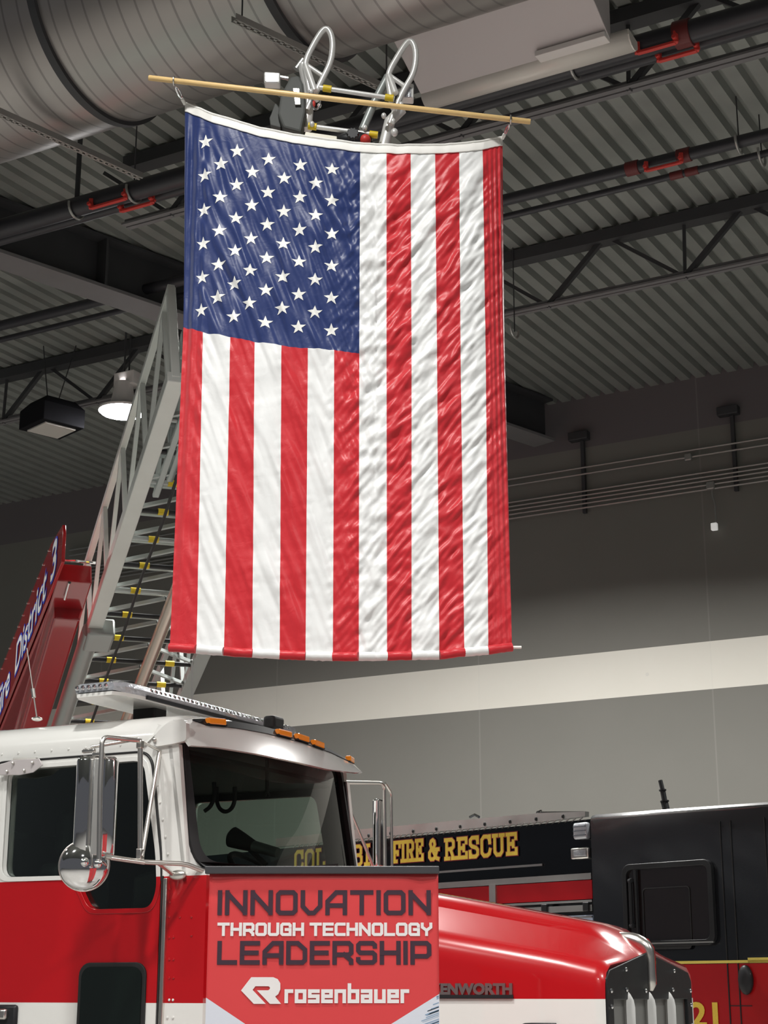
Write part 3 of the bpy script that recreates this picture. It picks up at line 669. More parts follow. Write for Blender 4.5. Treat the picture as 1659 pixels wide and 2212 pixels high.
for sd, b in ((0, 0), (1, BW)):
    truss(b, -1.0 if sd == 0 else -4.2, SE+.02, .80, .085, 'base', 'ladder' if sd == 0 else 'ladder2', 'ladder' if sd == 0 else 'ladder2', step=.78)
mb = MB(); mb.beam(lp(0, SE, 0), lp(0, SE, .80), .05, .06, up=(1, 0, 0)); mb.build('end_post', 'ladder', lad, bevel=.006)
mb = MB(); mb.beam(lp(BW, SE, 0), lp(BW, SE, .80), .05, .06, up=(1, 0, 0)); mb.build('end_post', 'ladder', lad, bevel=.006)
mb = MB(); mb.cyl(lp(-.02, -4.5, -.02), lp(-.02, -.05, -.02), .075, 20); lab(mb.build('lower_beam', 'ladder2', lad), 'round grey beam below the base rail')
mb = MB(); mb.box(lp(.05, -.12, -.02), (.22, .28, .16)); mb.build('rail_bracket', 'ladder2', lad, bevel=.02)
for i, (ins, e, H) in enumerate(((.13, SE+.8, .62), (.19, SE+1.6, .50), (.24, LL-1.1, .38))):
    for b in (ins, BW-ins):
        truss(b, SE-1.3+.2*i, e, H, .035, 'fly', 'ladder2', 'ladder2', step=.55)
# rungs with yellow grips
s = -4.1; k = 0
while s < LL-1.1:
    w = 0.02 if s < SE else .25
    mb = MB(); mb.cyl(lp(w, s, .015), lp(BW-w, s, .015), .019, 10)
    r = mb.build('rung', 'blackplastic' if k % 2 == 0 or s < 0 else 'ladder2', lad)
    for b0 in (w+.17, BW-w-.25):
        mb = MB(); mb.cyl(lp(b0, s, .015), lp(b0+.075, s, .015), .025, 10); lab(mb.build('rung_grip', 'yellow', r), 'yellow rung grip')
    mb = MB(); mb.beam(lp(w+.02, s+.06, .0), lp(BW*.5, s+.30, .0), .02, .03, up=(0, 0, 1)); mb.beam(lp(BW-w-.02, s+.06, .0), lp(BW*.5, s+.30, .0), .02, .03, up=(0, 0, 1)); mb.build('cross_brace', 'ladder2', lad)
    mb = MB(); mb.cyl(lp(w+.0, s+.17, .12), lp(BW-w, s+.17, .12), .016, 8); mb.build('cross_tube', 'ladder2', lad)
    s += .355; k += 1
mb = MB(); mb.cyl(lp(.50, -4.4, -.11), lp(.50, 2.0, -.11), .052, 24); lab(mb.build('waterway_pipe', 'pipe', lad), 'long dull metal water pipe')
mb = MB(); mb.tube([lp(.22, -4+.4*i, -.06+.02*math.sin(i*1.7)) for i in range(17)], .012, 8); mb.build('hose_line', 'rubber', lad)
# red name panel
pb = -.43
up_s, up_n = lpx(135, 1136, pb)
pbase = lambda s: .05-.187*s
ptop = lambda s: .49-.225*s
mb = MB(); out = [(-4.2, pbase(-4.2)), (up_s-.05, pbase(up_s-.05)), (up_s+.02, .06), (up_s, .15), (.56, ptop(.56)), (-4.2, ptop(-4.2))]
mb.prism([lp(pb, a, c) for a, c in out], lp(.025, 0, 0)); panel = mb.build('name_panel', 'red', lad, bevel=.004)
def ptxt(sa, sb, n0, n1, lift): return lambda u, v, w: lp(pb-lift, lerp(sa, sb, u), pbase(lerp(sa, sb, u))+lerp(n0, n1, v))
def word(s_, sa, sb, n0, n1, sh=.25):
    text(s_, ptxt(sa-.02, sb+.02, n0-.02, n1+.02, .003), 'lettering_outline', 'textblue', panel, shear=sh, off=.045, ext=0)
    text(s_, ptxt(sa, sb, n0, n1, .006), 'lettering', 'textwhite', panel, shear=sh, off=.012, ext=0)
word('Fire', -2.85, -1.87, .04, .32); word('District', -1.52, .37, .04, .32); word('3', .56, .90, .04, .33)
for i in range(16):
    mb = MB(); mb.ell(lp(pb-.005, .45-i*.3, ptop(.45-i*.3)-.02), (.008, .008, .008), n=8); mb.build('panel_rivet', 'chromesoft', panel)
# red box beam between panel and ladder
bs_ = lpx(150, 1180, -.30)[0]
mb = MB(); mb.loft([[lp(b, s, n) for b, n in ((pb+.03, tn), (pb+.03, -.02), (-.13, -.02), (-.13, tn))] for s, tn in ((-4.2, pbase(-4.2)+.1), (bs_, .14))]); mb.build('support_box', 'dkred', lad, smooth=0, bevel=.01)
mb = MB(); sec = [(pb+.07, .0), (pb+.07, -.12), (-.16, -.12), (-.13, .0)]
mb.loft([[lp(b, s, n) for b, n in sec] for s in (-4.2, bs_-.38)]); mb.build('lower_box', 'dkred', lad, smooth=0, bevel=.015)
mb = MB(); mb.tube([lp(-.42, bs_, .17), lp(-.3, bs_, .17), lp(-.26, bs_+.02, .16), lp(-.22, bs_, .17), lp(-.10, bs_, .17)], .012, 8); mb.cyl(lp(-.3, bs_, -.03), lp(-.3, bs_-.22, -.04), .012, 8); mb.build('latch_rod', 'chrome', lad)

# ladder tip: walkway loops, floodlights, winch box, cross tubes
TY = 8.0
def tp(px, py, y=TY): return lw(atY(px, py, y))
def smooth_path(pts, it=2):
    for _ in range(it):
        out = [pts[0]]
        for a, b in zip(pts, pts[1:]): out += [a*.75+b*.25, a*.25+b*.75]
        pts = out+[pts[-1]]
    return pts
for ox, oy, pts in ((0, 0, [(672, 215), (664, 170), (657, 137), (678, 94), (697, 64), (708, 61), (717, 78), (719, 104), (714, 136), (699, 166), (684, 196), (672, 218), (663, 238)]),
                    (0, 0, [(846, 220), (841, 190), (837, 160), (860, 120), (878, 92), (888, 87), (897, 102), (899, 128), (893, 160), (876, 188), (862, 216), (851, 245), (842, 268)])):
    mb = MB(); mb.tube(smooth_path([tp(*p) for p in pts]), .0165, 14); loop = mb.build('tip_grab_loop', 'tip', lad, smooth=70)
    a = pts[2]; b = pts[9]
    mb = MB(); mb.tube([tp(*a), tp(b[0]-2, b[1]-2)], .013, 12); mb.build('loop_cross_bar', 'tip', loop)
    mb = MB(); mb.tube([tp(a[0]+3, a[1]+3), tp(pts[0][0]+8, pts[0][1]-18, TY-.03)], .018, 12); mb.build('loop_strut', 'tip', loop)
for pts, r, m_, nm in (([(655, 140), (668, 205), (662, 280)], .03, 'tip', 'tip_rail'), ([(868, 236), (842, 262), (828, 320)], .03, 'tip', 'tip_rail'),
                       ([(838, 165), (808, 222), (783, 280)], .022, 'ladder2', 'tip_arm'), ([(640, 150), (655, 130)], .02, 'alu', 'tip_post')):
    mb = MB(); mb.tube([tp(p[0], p[1], TY+.04) for p in pts], r, 14); mb.build(nm, m_, lad)
for (xa, ya, xb, yb, g1, g2) in ((690, 189, 852, 213, (698, 716), (832, 850)), (666, 272, 816, 292, (666, 684), (798, 816))):
    mb = MB(); mb.tube([tp(xa, ya, TY-.03), tp(xb, yb, TY-.03)], .013, 12); bar = mb.build('tip_rung', 'tip', lad)
    for g in (g1, g2):
        f0 = (g[0]-xa)/(xb-xa); f1 = (g[1]-xa)/(xb-xa); mb = MB(); mb.tube([tp(lerp(xa, xb, f0), lerp(ya, yb, f0), TY-.03), tp(lerp(xa, xb, f1), lerp(ya, yb, f1), TY-.03)], .019, 12); lab(mb.build('grip', 'yellow', bar), 'yellow grip end')
# grey winch / motor box
mb = MB(); mb.prism([tp(x, y, TY-.06) for x, y in ((627, 165), (646, 162), (655, 180), (660, 240), (650, 285), (612, 275), (600, 245), (606, 205))], lw(EYE+V((0, .12, 0)))-lw(EYE)); mb.build('motor_box', 'motor', lad, smooth=0, bevel=.012)
mb = MB(); mb.prism([tp(x, y, TY-.075) for x, y in ((632, 190), (647, 190), (650, 226), (637, 226))], lw(EYE+V((0, .02, 0)))-lw(EYE)); mb.build('motor_plate', 'chromesoft', lad, smooth=0, bevel=.003)
mb = MB(); mb.prism([tp(x, y, TY-.01) for x, y in ((594, 223), (598, 224), (610, 245), (606, 276), (584, 270), (582, 255))], lw(EYE+V((0, .06, 0)))-lw(EYE)); mb.build('side_plate', 'motor', lad, smooth=0, bevel=.005)
# floodlights
for (x0, y0, x1, y1, nm) in ((570, 154, 605, 179, 'left'), (866, 178, 894, 212, 'right')):
    mb = MB(); mb.prism([tp(x, y, TY+.02) for x, y in ((x0, y0), (x1, y0+2), (x1, y1), (x0, y1-2))], lw(EYE+V((0, .07, 0)))-lw(EYE)); fl = mb.build('floodlight', 'tip', lad, smooth=0, bevel=.008)
    mb = MB(); mb.prism([tp(x, y, TY+.012) for x, y in ((x0+6, y0+9), (x1-6, y0+10), (x1-6, y1-3), (x0+6, y1-3))], lw(EYE+V((0, .01, 0)))-lw(EYE)); mb.build('lens', 'lens', fl, smooth=0)
    mb = MB(); mb.tube([tp(x1 if nm == 'left' else x0, (y0+y1)/2, TY+.05), tp(x1+18 if nm == 'left' else x0-14, (y0+y1)/2+3, TY+.05)], .01, 8); mb.build('bracket', 'chromesoft', fl)
# nozzle, knob, slab, clamps
mb = MB(); mb.prism([tp(x, y, TY-.1) for x, y in ((660, 284), (728, 294), (727, 310), (655, 300))], lw(EYE+V((0, .1, 0)))-lw(EYE)); mb.build('step_plate', 'cream', lad, smooth=0, bevel=.004)
c = tp(762, 287, TY-.14); mb = MB(); n_ = 48; ax = (lw(EYE+V((0, 1, 0)))-lw(EYE)).normalized(); ux = (lw(EYE+V((1, 0, 0)))-lw(EYE)).normalized(); uz = ax.cross(ux)
rk = lambda q: .030+.0035*math.cos(q*10)
mb.prism([c+ux*rk(2*math.pi*i/n_)*math.cos(2*math.pi*i/n_)+uz*rk(2*math.pi*i/n_)*math.sin(2*math.pi*i/n_) for i in range(n_)], ax*.03); lab(mb.build('knob', 'blackplastic', lad, bevel=.003), 'black scalloped hand knob')
mb = MB(); mb.ell(tp(765, 303, TY-.02), (.10, .05, .045), LMi.to_3x3(), 20); mb.build('monitor_body', 'blackplastic', lad)
mb = MB(); mb.ell(tp(789, 302, TY-.05), (.03, .03, .03), LMi.to_3x3(), 16); lab(mb.build('red_knob', 'redmetal', lad), 'small red knob')
mb = MB()
for px, py, r in ((684, 214, .016), (672, 198, .014), (850, 232, .018), (852, 286, .02), (849, 262, .014), (829, 250, .014), (690, 228, .012), (866, 226, .014), (674, 268, .014), (788, 276, .014)):
    mb.ell(tp(px, py, TY-.05), (r, r, r*1.2), LMi.to_3x3(), 12)
mb.build('clamps', 'tip', lad)
mb = MB(); mb.tube([tp(674+9*math.cos(q)+8, 222+14*math.sin(q), TY-.06) for q in [2*math.pi*i/20 for i in range(20)]], .006, 8, closed=True); mb.build('snap_ring', 'chrome', lad)
mb = MB(); mb.ell(tp(676, 225, TY-.05), (.014, .012, .022), LMi.to_3x3(), 12); lab(mb.build('red_pin', 'redmetal', lad), 'red pin')
# ================================================================== THE RED AND WHITE TRUCK
TA = math.radians(27); Fv = V((math.cos(TA), -math.sin(TA), 0)); Sv = V((math.sin(TA), math.cos(TA), 0)); TO = atY(385, 1865, 8.0); TO.z = 0
TM = frame(TO, Fv, Sv, (0, 0, 1)); TMi = TM.inverted()
truck = thing('fire_truck', 'red and white conventional fire truck, white cab roof with amber lights and long red hood', 'truck', TM)
def tl(px, py, s=0.0):
    q = TMi @ atP(px, py, TO+Sv*s, Sv); return q.x, q.z
def tl3(px, py, s=0.0): q = tl(px, py, s); return V((q[0], s, q[1]))
def tproj(P):
    d = (TM @ V(P))-EYE; t = d.y*CP+d.z*SP; v = -d.y*SP+d.z*CP; return 829.5+FPX*d.x/t, 1106-FPX*v/t
def solvez(f, s, curve, dy=0):
    z = 2.8
    for _ in range(12):
        x, y = tproj((f, s, z)); e = y-(pl(curve, x)+dy); z += e/440
    return z
CW = 1.74; CS = .87; HC = .905; VW = 1.84; VS = .92
def side(s): return lambda u, v, w: V((u, s+w, v))
def dens(loop, step=.08):
    out = []
    for i, p in enumerate(loop):
        q = loop[(i+1) % len(loop)]; n = max(1, int((V(q)-V(p)).length/step)); out += [tuple(V(p).lerp(V(q), j/n)) for j in range(n)]
    return out
win = rnd([(-1.045, 2.142), (-.60, 2.138), (-.50, 1.975), (-.145, 1.975), (-.112, 2.06), (-.125, 2.22), (-.215, 2.672), (-1.045, 2.672)], [.06, .08, .05, .06, .05, .05, .06, .05])
door = rnd([(-1.16, 1.1), (-.093, 1.1), (-.093, 2.2), (-.175, 2.715), (-1.16, 2.715)], [.0, 0, .1, .09, .09], 8)
body = [(-1.7, 1.1), (.16, 1.1), (.16, 2.135), (.05, 2.155), (-.02, 2.74), (-1.7, 2.74)]
doorhole = [(x-(.006 if x < -.6 else -.006), y+(.006 if y > 1.2 else -.02)) for x, y in door]
doorhole = [(x, max(y, 1.095)) for x, y in doorhole]
body_o = [(-1.7, 1.05)]+[(.16, 1.05)]+body[2:]
cabside = plate(body_o, [doorhole], .03, side(.015), 'cab_side', 'livery', truck)
dr = plate(door, [win], .035, side(.012), 'door', 'livery', truck, bevel=.003)
plate([(x*1.0, y) for x, y in rnd([(-1.07, 2.12), (-.61, 2.116), (-.51, 1.953), (-.13, 1.953), (-.088, 2.06), (-.10, 2.23), (-.195, 2.695), (-1.07, 2.695)], [.07, .08, .05, .07, .06, .05, .07, .06])], [win], .012, side(-.004), 'window_trim', 'livery', dr, bevel=.004)
plate(win, [], .004, side(.03), 'door_glass', 'glassd', dr)
plate(rnd(rr(-.535, 1.20, -.150, 1.728, .06), 0), [], .02, side(-.006), 'kick_window', 'rubber', dr, bevel=.005)
plate(rr(-.515, 1.22, -.170, 1.708, .05), [], .01, side(-.016), 'kick_window_glass', 'glassblk', dr)
mb = MB(); mb.box((-.955, -.012, 1.45), (.13, .03, .17)); mb.build('door_handle', 'blackplastic', dr, bevel=.02)
mb = MB(); mb.box((-.965, -.035, 1.49), (.06, .03, .05)); mb.build('handle_lever', 'chromesoft', dr, bevel=.01)
# far side of the cab
plate(body_o, [win], .03, side(CW-.015), 'cab_side', 'livery', truck)
plate(win, [], .004, side(CW-.02), 'far_window_glass', 'glassd', truck)
# rain gutter line and seam
mb = MB(); mb.tube([V((x, -.004, y)) for x, y in [p for p in door if p[1] > 1.3 and p[0] > -1.15 or p[1] > 2.5]], .006, 6); mb.build('door_seal', 'rubber', truck)
mb = MB(); mb.box((-.062, -.006, 1.6), (.022, .02, 1.02)); lab(mb.build('door_hinge', 'chromesoft', truck, bevel=.004), 'tall metal door hinge strip')
mb = MB(); mb.box((-.082, -.004, 1.6), (.008, .012, 1.04)); mb.build('hinge_gap', 'rubber', truck)
def rivets(pts, m_, s=-.002, r=.0065):
    mb = MB()
    for f, z in pts: mb.ell((f, s, z), (r, r*.6, r), n=8)
    return mb.build('rivet_row', m_, truck)
rivets([(-1.2+.105*i, 2.757) for i in range(10)], 'white'); rivets([tl(*p) for p in ((341, 1696), (346, 1733), (352, 1770), (358, 1807), (363, 1845))], 'white')
rivets([tl(*p) for p in ((367, 1920), (367, 1948), (366, 1980), (366, 2025), (366, 2072), (366, 2112), (375, 2024), (375, 2072), (375, 2112), (389, 1980), (414, 1980), (414, 2020))], 'red')
rivets([tl(*p) for p in ((366, 2160), (374, 2160), (362, 2198), (374, 2198))], 'white')
rivets([tl(*p) for p in ((0, 1912), (42, 1911), (85, 1909), (130, 1908), (157, 1938), (178, 1972), (215, 1983), (260, 1981), (305, 1980))], 'red')
# roof
prof = [(0, 2.735), (-.004, 2.79), (.02, 2.845), (.09, 2.893), (.2, 2.918), (.45, 2.938), (CS, 2.948)]
prof = prof+[(CW-a, z) for a, z in prof[::-1][1:]]
def roofsec(f, k=1.0, dz=0): return [V((f, s, 2.735+(z-2.735)*k+dz)) for s, z in prof]
mb = MB(); mb.loft([roofsec(-1.75, .8), roofsec(-1.6), roofsec(-1.1), roofsec(-.6), roofsec(-.2), roofsec(-.10, .97), roofsec(-.04, .85)], closed=False); mb.build('roof', 'white', truck, smooth=60)
mb = MB(); mb.box((-.85, CS, 2.72), (1.6, CW-.04, .02)); mb.build('headliner', 'darkint', truck)
# sun visor across the windshield, curved in plan
TC = [(330, 1557), (385, 1554), (440, 1552), (500, 1557), (560, 1567), (640, 1588), (700, 1613), (745, 1641), (768, 1666)]
EC = [(330, 1612), (375, 1608), (470, 1614), (560, 1629), (650, 1648), (710, 1662), (768, 1669)]
def bul(s, a=.15): return a*(1-((s-VS)/VS)**2)-.14*max(0, (s-(VW-.22))/.22)**2
NS = 26; secs = []; stp = []
for i in range(NS+1):
    s = -.01+(VW+.02)*i/NS; fe = .06+bul(s); fu = -.05+bul(s)
    P = [V((-.2, s, 2.72+.2*1)) if 0 else V((-.22, s, pl([(a, b) for a, b in prof], s)-.004 if 0 <= s <= CW else 2.74))]
    zt = solvez(fu, s, TC, 0); ze = solvez(fe, s, EC, 0)
    if s > VW-.15: zt = min(zt, 2.93)
    P += [V((lerp(-.22, fu, .6), s, lerp(P[0].z, zt, .8))), V((fu, s, zt)), V((lerp(fu, fe, .5), s, lerp(zt, ze, .42)+.006)), V((fe, s, ze)), V((fe-.015, s, ze-.004)), V((lerp(fu, fe, .4), s, lerp(zt, ze, .48)-.012)), V((fu-.05, s, zt-.03))]
    secs.append(P)
mb = MB(); mb.loft(secs, closed=True); vis = mb.build('sun_visor', 'white', truck, smooth=50)
def vface(s, t, lift):     # point on the visor's front face
    fe = .06+bul(s); fu = -.05+bul(s); zt = solvez(fu, s, TC); ze = solvez(fe, s, EC)
    return V((lerp(fu, fe, t)+lift, s, lerp(zt, ze, t*.9)+.006+lift*.4))
mb = MB(); secs = []
for i in range(31):
    s = .10+(VW-.2)*i/30; e = .0 if 0 < i < 30 else 0; secs.append([vface(s, .07, .005), vface(s, .32 if 0 < i < 30 else .12, .005), vface(s, .32 if 0 < i < 30 else .12, -.01), vface(s, .07, -.01)])
mb.loft(secs); mb.build('visor_strip', 'blackplastic', vis, smooth=40)
for s in (.22, .74, .92, 1.10, 1.62):
    c = vface(s, .19, .012); e = vface(s+.05, .19, .012)-vface(s-.05, .19, .012); ex = e.normalized(); nz = V((0, 0, 1)); ny = nz.cross(ex).normalized(); nz = ex.cross(ny)
    mb = MB(); mb.box(c, (.118, .034, .034), Matrix((ex, ny, nz)).transposed()); ml = mb.build('marker_light', 'amber', truck, smooth=0, bevel=.007)
    mb = MB(); mb.box(c-nz*.016, (.128, .03, .008), Matrix((ex, ny, nz)).transposed()); mb.build('light_base', 'blackplastic', ml, smooth=0)
out = [tl(*p, -.02) for p in ((372, 1607), (335, 1613), (328, 1600), (338, 1583), (358, 1563), (385, 1553), (402, 1556), (402, 1600))]
plate(rnd(out, .02), [], .03, side(-.005), 'visor_end', 'white', vis, bevel=.008)
q = tl3(333, 1598, -.03); mb = MB(); mb.ell(q, (.012, .008, .012), n=12); mb.build('visor_bolt', 'chromesoft', vis)
# windshield surround, seal and glass, bent in plan
def wsp(s, z, w=0): t = (z-2.16)/.58; return V((lerp(.03, -.07, t)+.11*(1-abs((s-CS)/CS)**2.4)+w, s, z))
wmap = lambda u, v, w: wsp(u, v, w)
wo = dens(rnd([(0, 2.08), (CW, 2.08), (CW, 2.84), (0, 2.84)], 0))
ws_o = dens(rnd([(.035, 2.15), (CW-.035, 2.15), (CW-.035, 2.82), (.035, 2.82)], [.14, .14, .05, .05], 8))
ws_i = dens(rnd([(.085, 2.19), (CW-.085, 2.19), (CW-.085, 2.80), (.085, 2.80)], [.12, .12, .05, .05], 8))
plate(wo, [ws_o], .02, wmap, 'windshield_surround', 'livery', truck)
seal = plate(ws_o, [ws_i], .035, lambda u, v, w: wsp(u, v, w+.008), 'windshield_seal', 'rubber', truck, bevel=.004)
mb = MB(); mb.grid(lambda u, v: wsp(.08+(CW-.16)*u, 2.18+.63*v, .0), 30, 4); mb.build('windshield', 'glassw', truck)
mb = MB(); mb.box((.03, CS, 2.11), (.22, CW-.1, .10)); mb.build('cowl', 'blackplastic', truck, bevel=.02)
for s0, s1 in ((.55, 1.1), (1.15, 1.68)):
    a = V((.155, s0, 2.17)); b = wsp(s1, 2.215, .02)
    mb = MB(); mb.tube([a, a+V((0, .1, .015)), b], .008, 8); wi = mb.build('wiper', 'rubber', truck)
    mb = MB(); mb.beam(b+V((0, -.25, -.02)), b+V((-.0, .2, .03)), .008, .018); mb.build('wiper_blade', 'rubber', wi)
# interior
rwin = rr(.75, 2.02, CW-.22, 2.46, .06)
plate([(.03, 1.08), (CW-.03, 1.08), (CW-.03, 2.73), (.03, 2.73)], [rwin], .03, lambda u, v, w: V((-1.66+w, u, v)), 'cab_back_panel', 'darkint', truck)
plate(rwin, [], .004, lambda u, v, w: V((-1.66+w, u, v)), 'rear_window_glass', 'glassw', truck)
mb = MB(); mb.prism([V((.08, .06, 1.6)), V((.08, .06, 2.15)), V((-.05, .06, 2.19)), V((-.30, .06, 2.13)), V((-.34, .06, 1.6))], (0, CW-.12, 0)); mb.build('dashboard', 'darkint', truck, bevel=.02)
plate([(x*.98, y) for x, y in body_o], [win], .008, side(.045), 'inner_trim', 'darkint', truck); plate([(x*.98, y) for x, y in body_o], [win], .008, side(CW-.045), 'inner_trim', 'darkint', truck)
mb = MB(); mb.box((-.8, CS, 1.12), (1.7, CW-.1, .04)); mb.build('cab_floor', 'darkint', truck)
for s, fm in ((.50, -.98), (1.36, -.98)):
    mb = MB(); mb.box((fm, s, 1.9), (.16, .46, .66)); st = mb.build('seat', 'rubber', truck, bevel=.05, seg=4)
    mb = MB(); mb.box((fm+.02, s, 2.38), (.12, .32, .24)); mb.build('headrest', 'blackplastic', st, bevel=.05, seg=4)
    mb = MB(); mb.box((fm+.28, s, 1.55), (.5, .48, .16)); mb.build('seat_cushion', 'rubber', st, bevel=.05, seg=4)
mb = MB(); c = V((-.36, 1.36, 2.20)); ax = V((.62, 0, .78)).normalized(); ux = V((0, 1, 0)); uy = ax.cross(ux)
mb.tube([c+ux*.21*math.cos(q)+uy*.21*math.sin(q) for q in [2*math.pi*i/36 for i in range(36)]], .016, 10, closed=True); sw = mb.build('steering_wheel', 'rubber', truck)
mb = MB(); mb.ell(c, (.06, .06, .03)); mb.tube([c+ux*.2, c-ux*.2], .012, 8); mb.tube([c, c-uy*.2], .012, 8); mb.tube([c, c-ax*.25], .03, 10); mb.build('wheel_hub', 'rubber', sw)
# coiled cord and dash spotlight seen through the glass
pc = [tl3(*p, .75) for p in ((468, 1700), (467, 1728), (474, 1748), (488, 1755), (502, 1746), (508, 1725), (507, 1700))]
mb = MB(); mb.tube(smooth_path(pc), .011, 8); mb.build('radio_cord', 'rubber', truck, smooth=70)
pc = [tl3(*p, .6) for p in ((462, 1690), (464, 1718), (456, 1742), (442, 1752))]
mb = MB(); mb.tube(smooth_path(pc), .011, 8); mb.build('radio_cord', 'rubber', truck, smooth=70)
mb = MB(); a = tl3(497, 1806, .8); b = tl3(548, 1828, .8); mb.tube([a, a+(b-a)*.1, a+(b-a)*.5, b], [.035, .055, .045, .03], 16); sp = mb.build('dash_spotlight', 'blackplastic', truck)
mb = MB(); mb.tube([b, tl3(600, 1842, .8)], [.03, .026], 14); mb.build('spotlight_grip', 'treadplate', sp); mb = MB(); mb.tube([tl3(530, 1826, .8), tl3(575, 1868, .8)], .014, 8); mb.build('spotlight_stand', 'rubber', sp)
mb = MB(); a = tl3(577, 1640, .85); mb.tube([a, tl3(577, 1712, .85)], .010, 8); mb.tube([tl3(577, 1708, .85), tl3(572, 1720, .85)], .007, 6); mb.tube([tl3(577, 1708, .85), tl3(582, 1720, .85)], .007, 6); mb.build('hanging_microphone_clip', 'rubber', truck)
q = tl(45, 1835, 1.15); mb = MB(); mb.box((q[0]+.03, 1.0, q[1]-.02), (.17, .02, .22)); cb = mb.build('treadplate_box', 'treadplate', truck)
mb = MB()
for i in range(4):
    for j in range(5): mb.ell((q[0]-.03+.04*i, .985, q[1]-.10+.04*j), (.009, .004, .004), Matrix.Rotation(.8, 3, 'Y'), 8)
mb.build('tread_lugs', 'chromesoft', cb)

# hood
def hsec(f):
    t = (f-.12)/1.86; hw = lerp(.86, .635, t); zc = lerp(2.215, 1.862, t)-.07*(1-t)**5; zs = lerp(2.03, 1.70, t)
    front = max(0, (f-1.78)/.2); zc -= .075*front**1.5; zs -= .012*front
    h = [(hw, 1.15), (hw, zs-.10), (hw-.004, zs-.045), (hw-.025, zs), (hw-.08, zs+.032), (.30, lerp(zs, zc, .70)), (.275, zc-.028), (.25, zc-.006), (.1, zc+.002), (0, zc+.004)]
    h = [(a, lerp(z, lerp(zc+.004, zs+.02, a/(hw-.08)), front)) if i > 4 else (a, z) for i, (a, z) in enumerate(h)]
    return [V((f, HC-a, z)) for a, z in h]+[V((f, HC+a, z)) for a, z in h[::-1][1:]]
fs_ = [.12, .3, .5, .7, .9, 1.1, 1.3, 1.5, 1.62, 1.72, 1.80, 1.86, 1.91, 1.95, 1.98]
mb = MB(); mb.loft([hsec(f) for f in fs_]+[[V((1.996, HC+(p.y-HC)*.985, p.z-(.014 if p.z > 1.5 else 0))) for p in hsec(1.98)]]+[[V((1.985, HC+(p.y-HC)*.96, p.z-(.03 if p.z > 1.5 else 0))) for p in hsec(1.98)]], closed=False); hood = mb.build('hood', 'hoodpaint', truck, smooth=38)
# badge on the hood's side, chrome letters over a dark strip
def hs(px, py, out_=.004):
    s = .22
    for _ in range(6):
        f, z = tl(px, py, s); s = HC-lerp(.86, .635, (f-.12)/1.86)
    return V((f, s-out_, z))
def quad4(px0, py0, px1, py1, out_):
    A = hs(px0, py1, out_); B = hs(px1, py1, out_); D = hs(px0, py0, out_)
    return lambda u, v, w: A+(B-A)*u+(D-A)*v+V((0, -w, 0))
mp = quad4(934, 2124, 1108, 2149, .006); bd = text('KENWORTH', mp, 'maker_badge', 'letters', hood, ext=.004, off=.05)
mp = quad4(930, 2149, 1110, 2157, .004); mb = MB(); mb.add([mp(0, 0, 0), mp(1, 0, 0), mp(1, 1, 0), mp(0, 1, 0), mp(0, 0, .006), mp(1, 0, .006), mp(1, 1, .006), mp(0, 1, .006)], [[0, 1, 2, 3], [4, 7, 6, 5], [0, 4, 5, 1], [1, 5, 6, 2], [2, 6, 7, 3], [0, 3, 7, 4]]); mb.build('badge_strip', 'blackplastic', hood, smooth=0)
A = hs(1165, 2212, .003); mb = MB(); mb.box((A.x, A.y, A.z-.01), (.16, .012, .03)); mb.build('side_vent', 'blackplastic', hood, bevel=.005)
# grille: black surround, mesh, bars, bolts
gx = 1.992
gmap = lambda u, v, w: V((gx+w, u, v))
go = [(.29, 1.1), (1.50, 1.1), (1.50, 1.645), (1.455, 1.685), (HC-.02, 1.765), (HC-.07, 1.765), (.335, 1.685), (.29, 1.65)]
gi = [(.37, 1.12), (1.43, 1.12), (1.43, 1.562), (.37, 1.562)]
gr = plate(rnd(go, 0), [gi], .02, gmap, 'grille_surround', 'blackplastic', truck, bevel=.004)
m = mat('grille_mesh', (.36, .36, .35), .5, .15); nt = m.node_tree; b = nt.nodes['Principled BSDF']; tc = nt.nodes.new('ShaderNodeTexCoord'); sx = nt.nodes.new('ShaderNodeSeparateXYZ'); nt.links.new(tc.outputs['Object'], sx.inputs[0])
w1 = mth('LESS_THAN', mth('FRACT', mth('MULTIPLY', sx.outputs['Z'], 90)), .3, nt); w2 = mth('LESS_THAN', mth('FRACT', mth('MULTIPLY', sx.outputs['Y'], 140)), .3, nt); wv = mth('MAXIMUM', w1, w2, nt)
w3 = mth('LESS_THAN', mth('FRACT', mth('ADD', mth('MULTIPLY', sx.outputs['Z'], 26), .2, nt)), .07, nt)
mx = nt.nodes.new('ShaderNodeMix'); mx.data_type = 'RGBA'; nt.links.new(mth('MAXIMUM', mth('MULTIPLY', wv, .35, nt), w3, nt), mx.inputs['Factor']); mx.inputs['A'].default_value = (.22, .22, .21, 1); mx.inputs['B'].default_value = (.5, .5, .48, 1); nt.links.new(mx.outputs['Result'], b.inputs['Base Color'])
mb = MB(); mb.box((gx-.02, HC, 1.33), (.01, 1.06, .48)); mb.build('grille_mesh', m, truck, smooth=0)
for s in (.56, .85, 1.14):
    mb = MB(); w_ = .016; mb.loft([[V((gx+.004, s-w_*k, z)), V((gx+.035*k+.004, s, z)), V((gx+.004, s+w_*k, z))] for z, k in ((1.60, .05), (1.585, .45), (1.56, .85), (1.53, 1), (1.1, 1))]); mb.build('grille_bar', 'tip', truck, smooth=20)
for s, z in ((.53, 1.69), (1.22, 1.69), (.33, 1.60), (.53, 1.605), (.79, 1.60), (1.19, 1.605), (1.465, 1.60), (.33, 1.535), (1.465, 1.535), (.33, 1.44), (1.465, 1.44)):
    mb = MB(); mb.ell((gx+.014, s, z), (.008, .011, .011), n=10); mb.build('grille_bolt', 'chrome', truck)
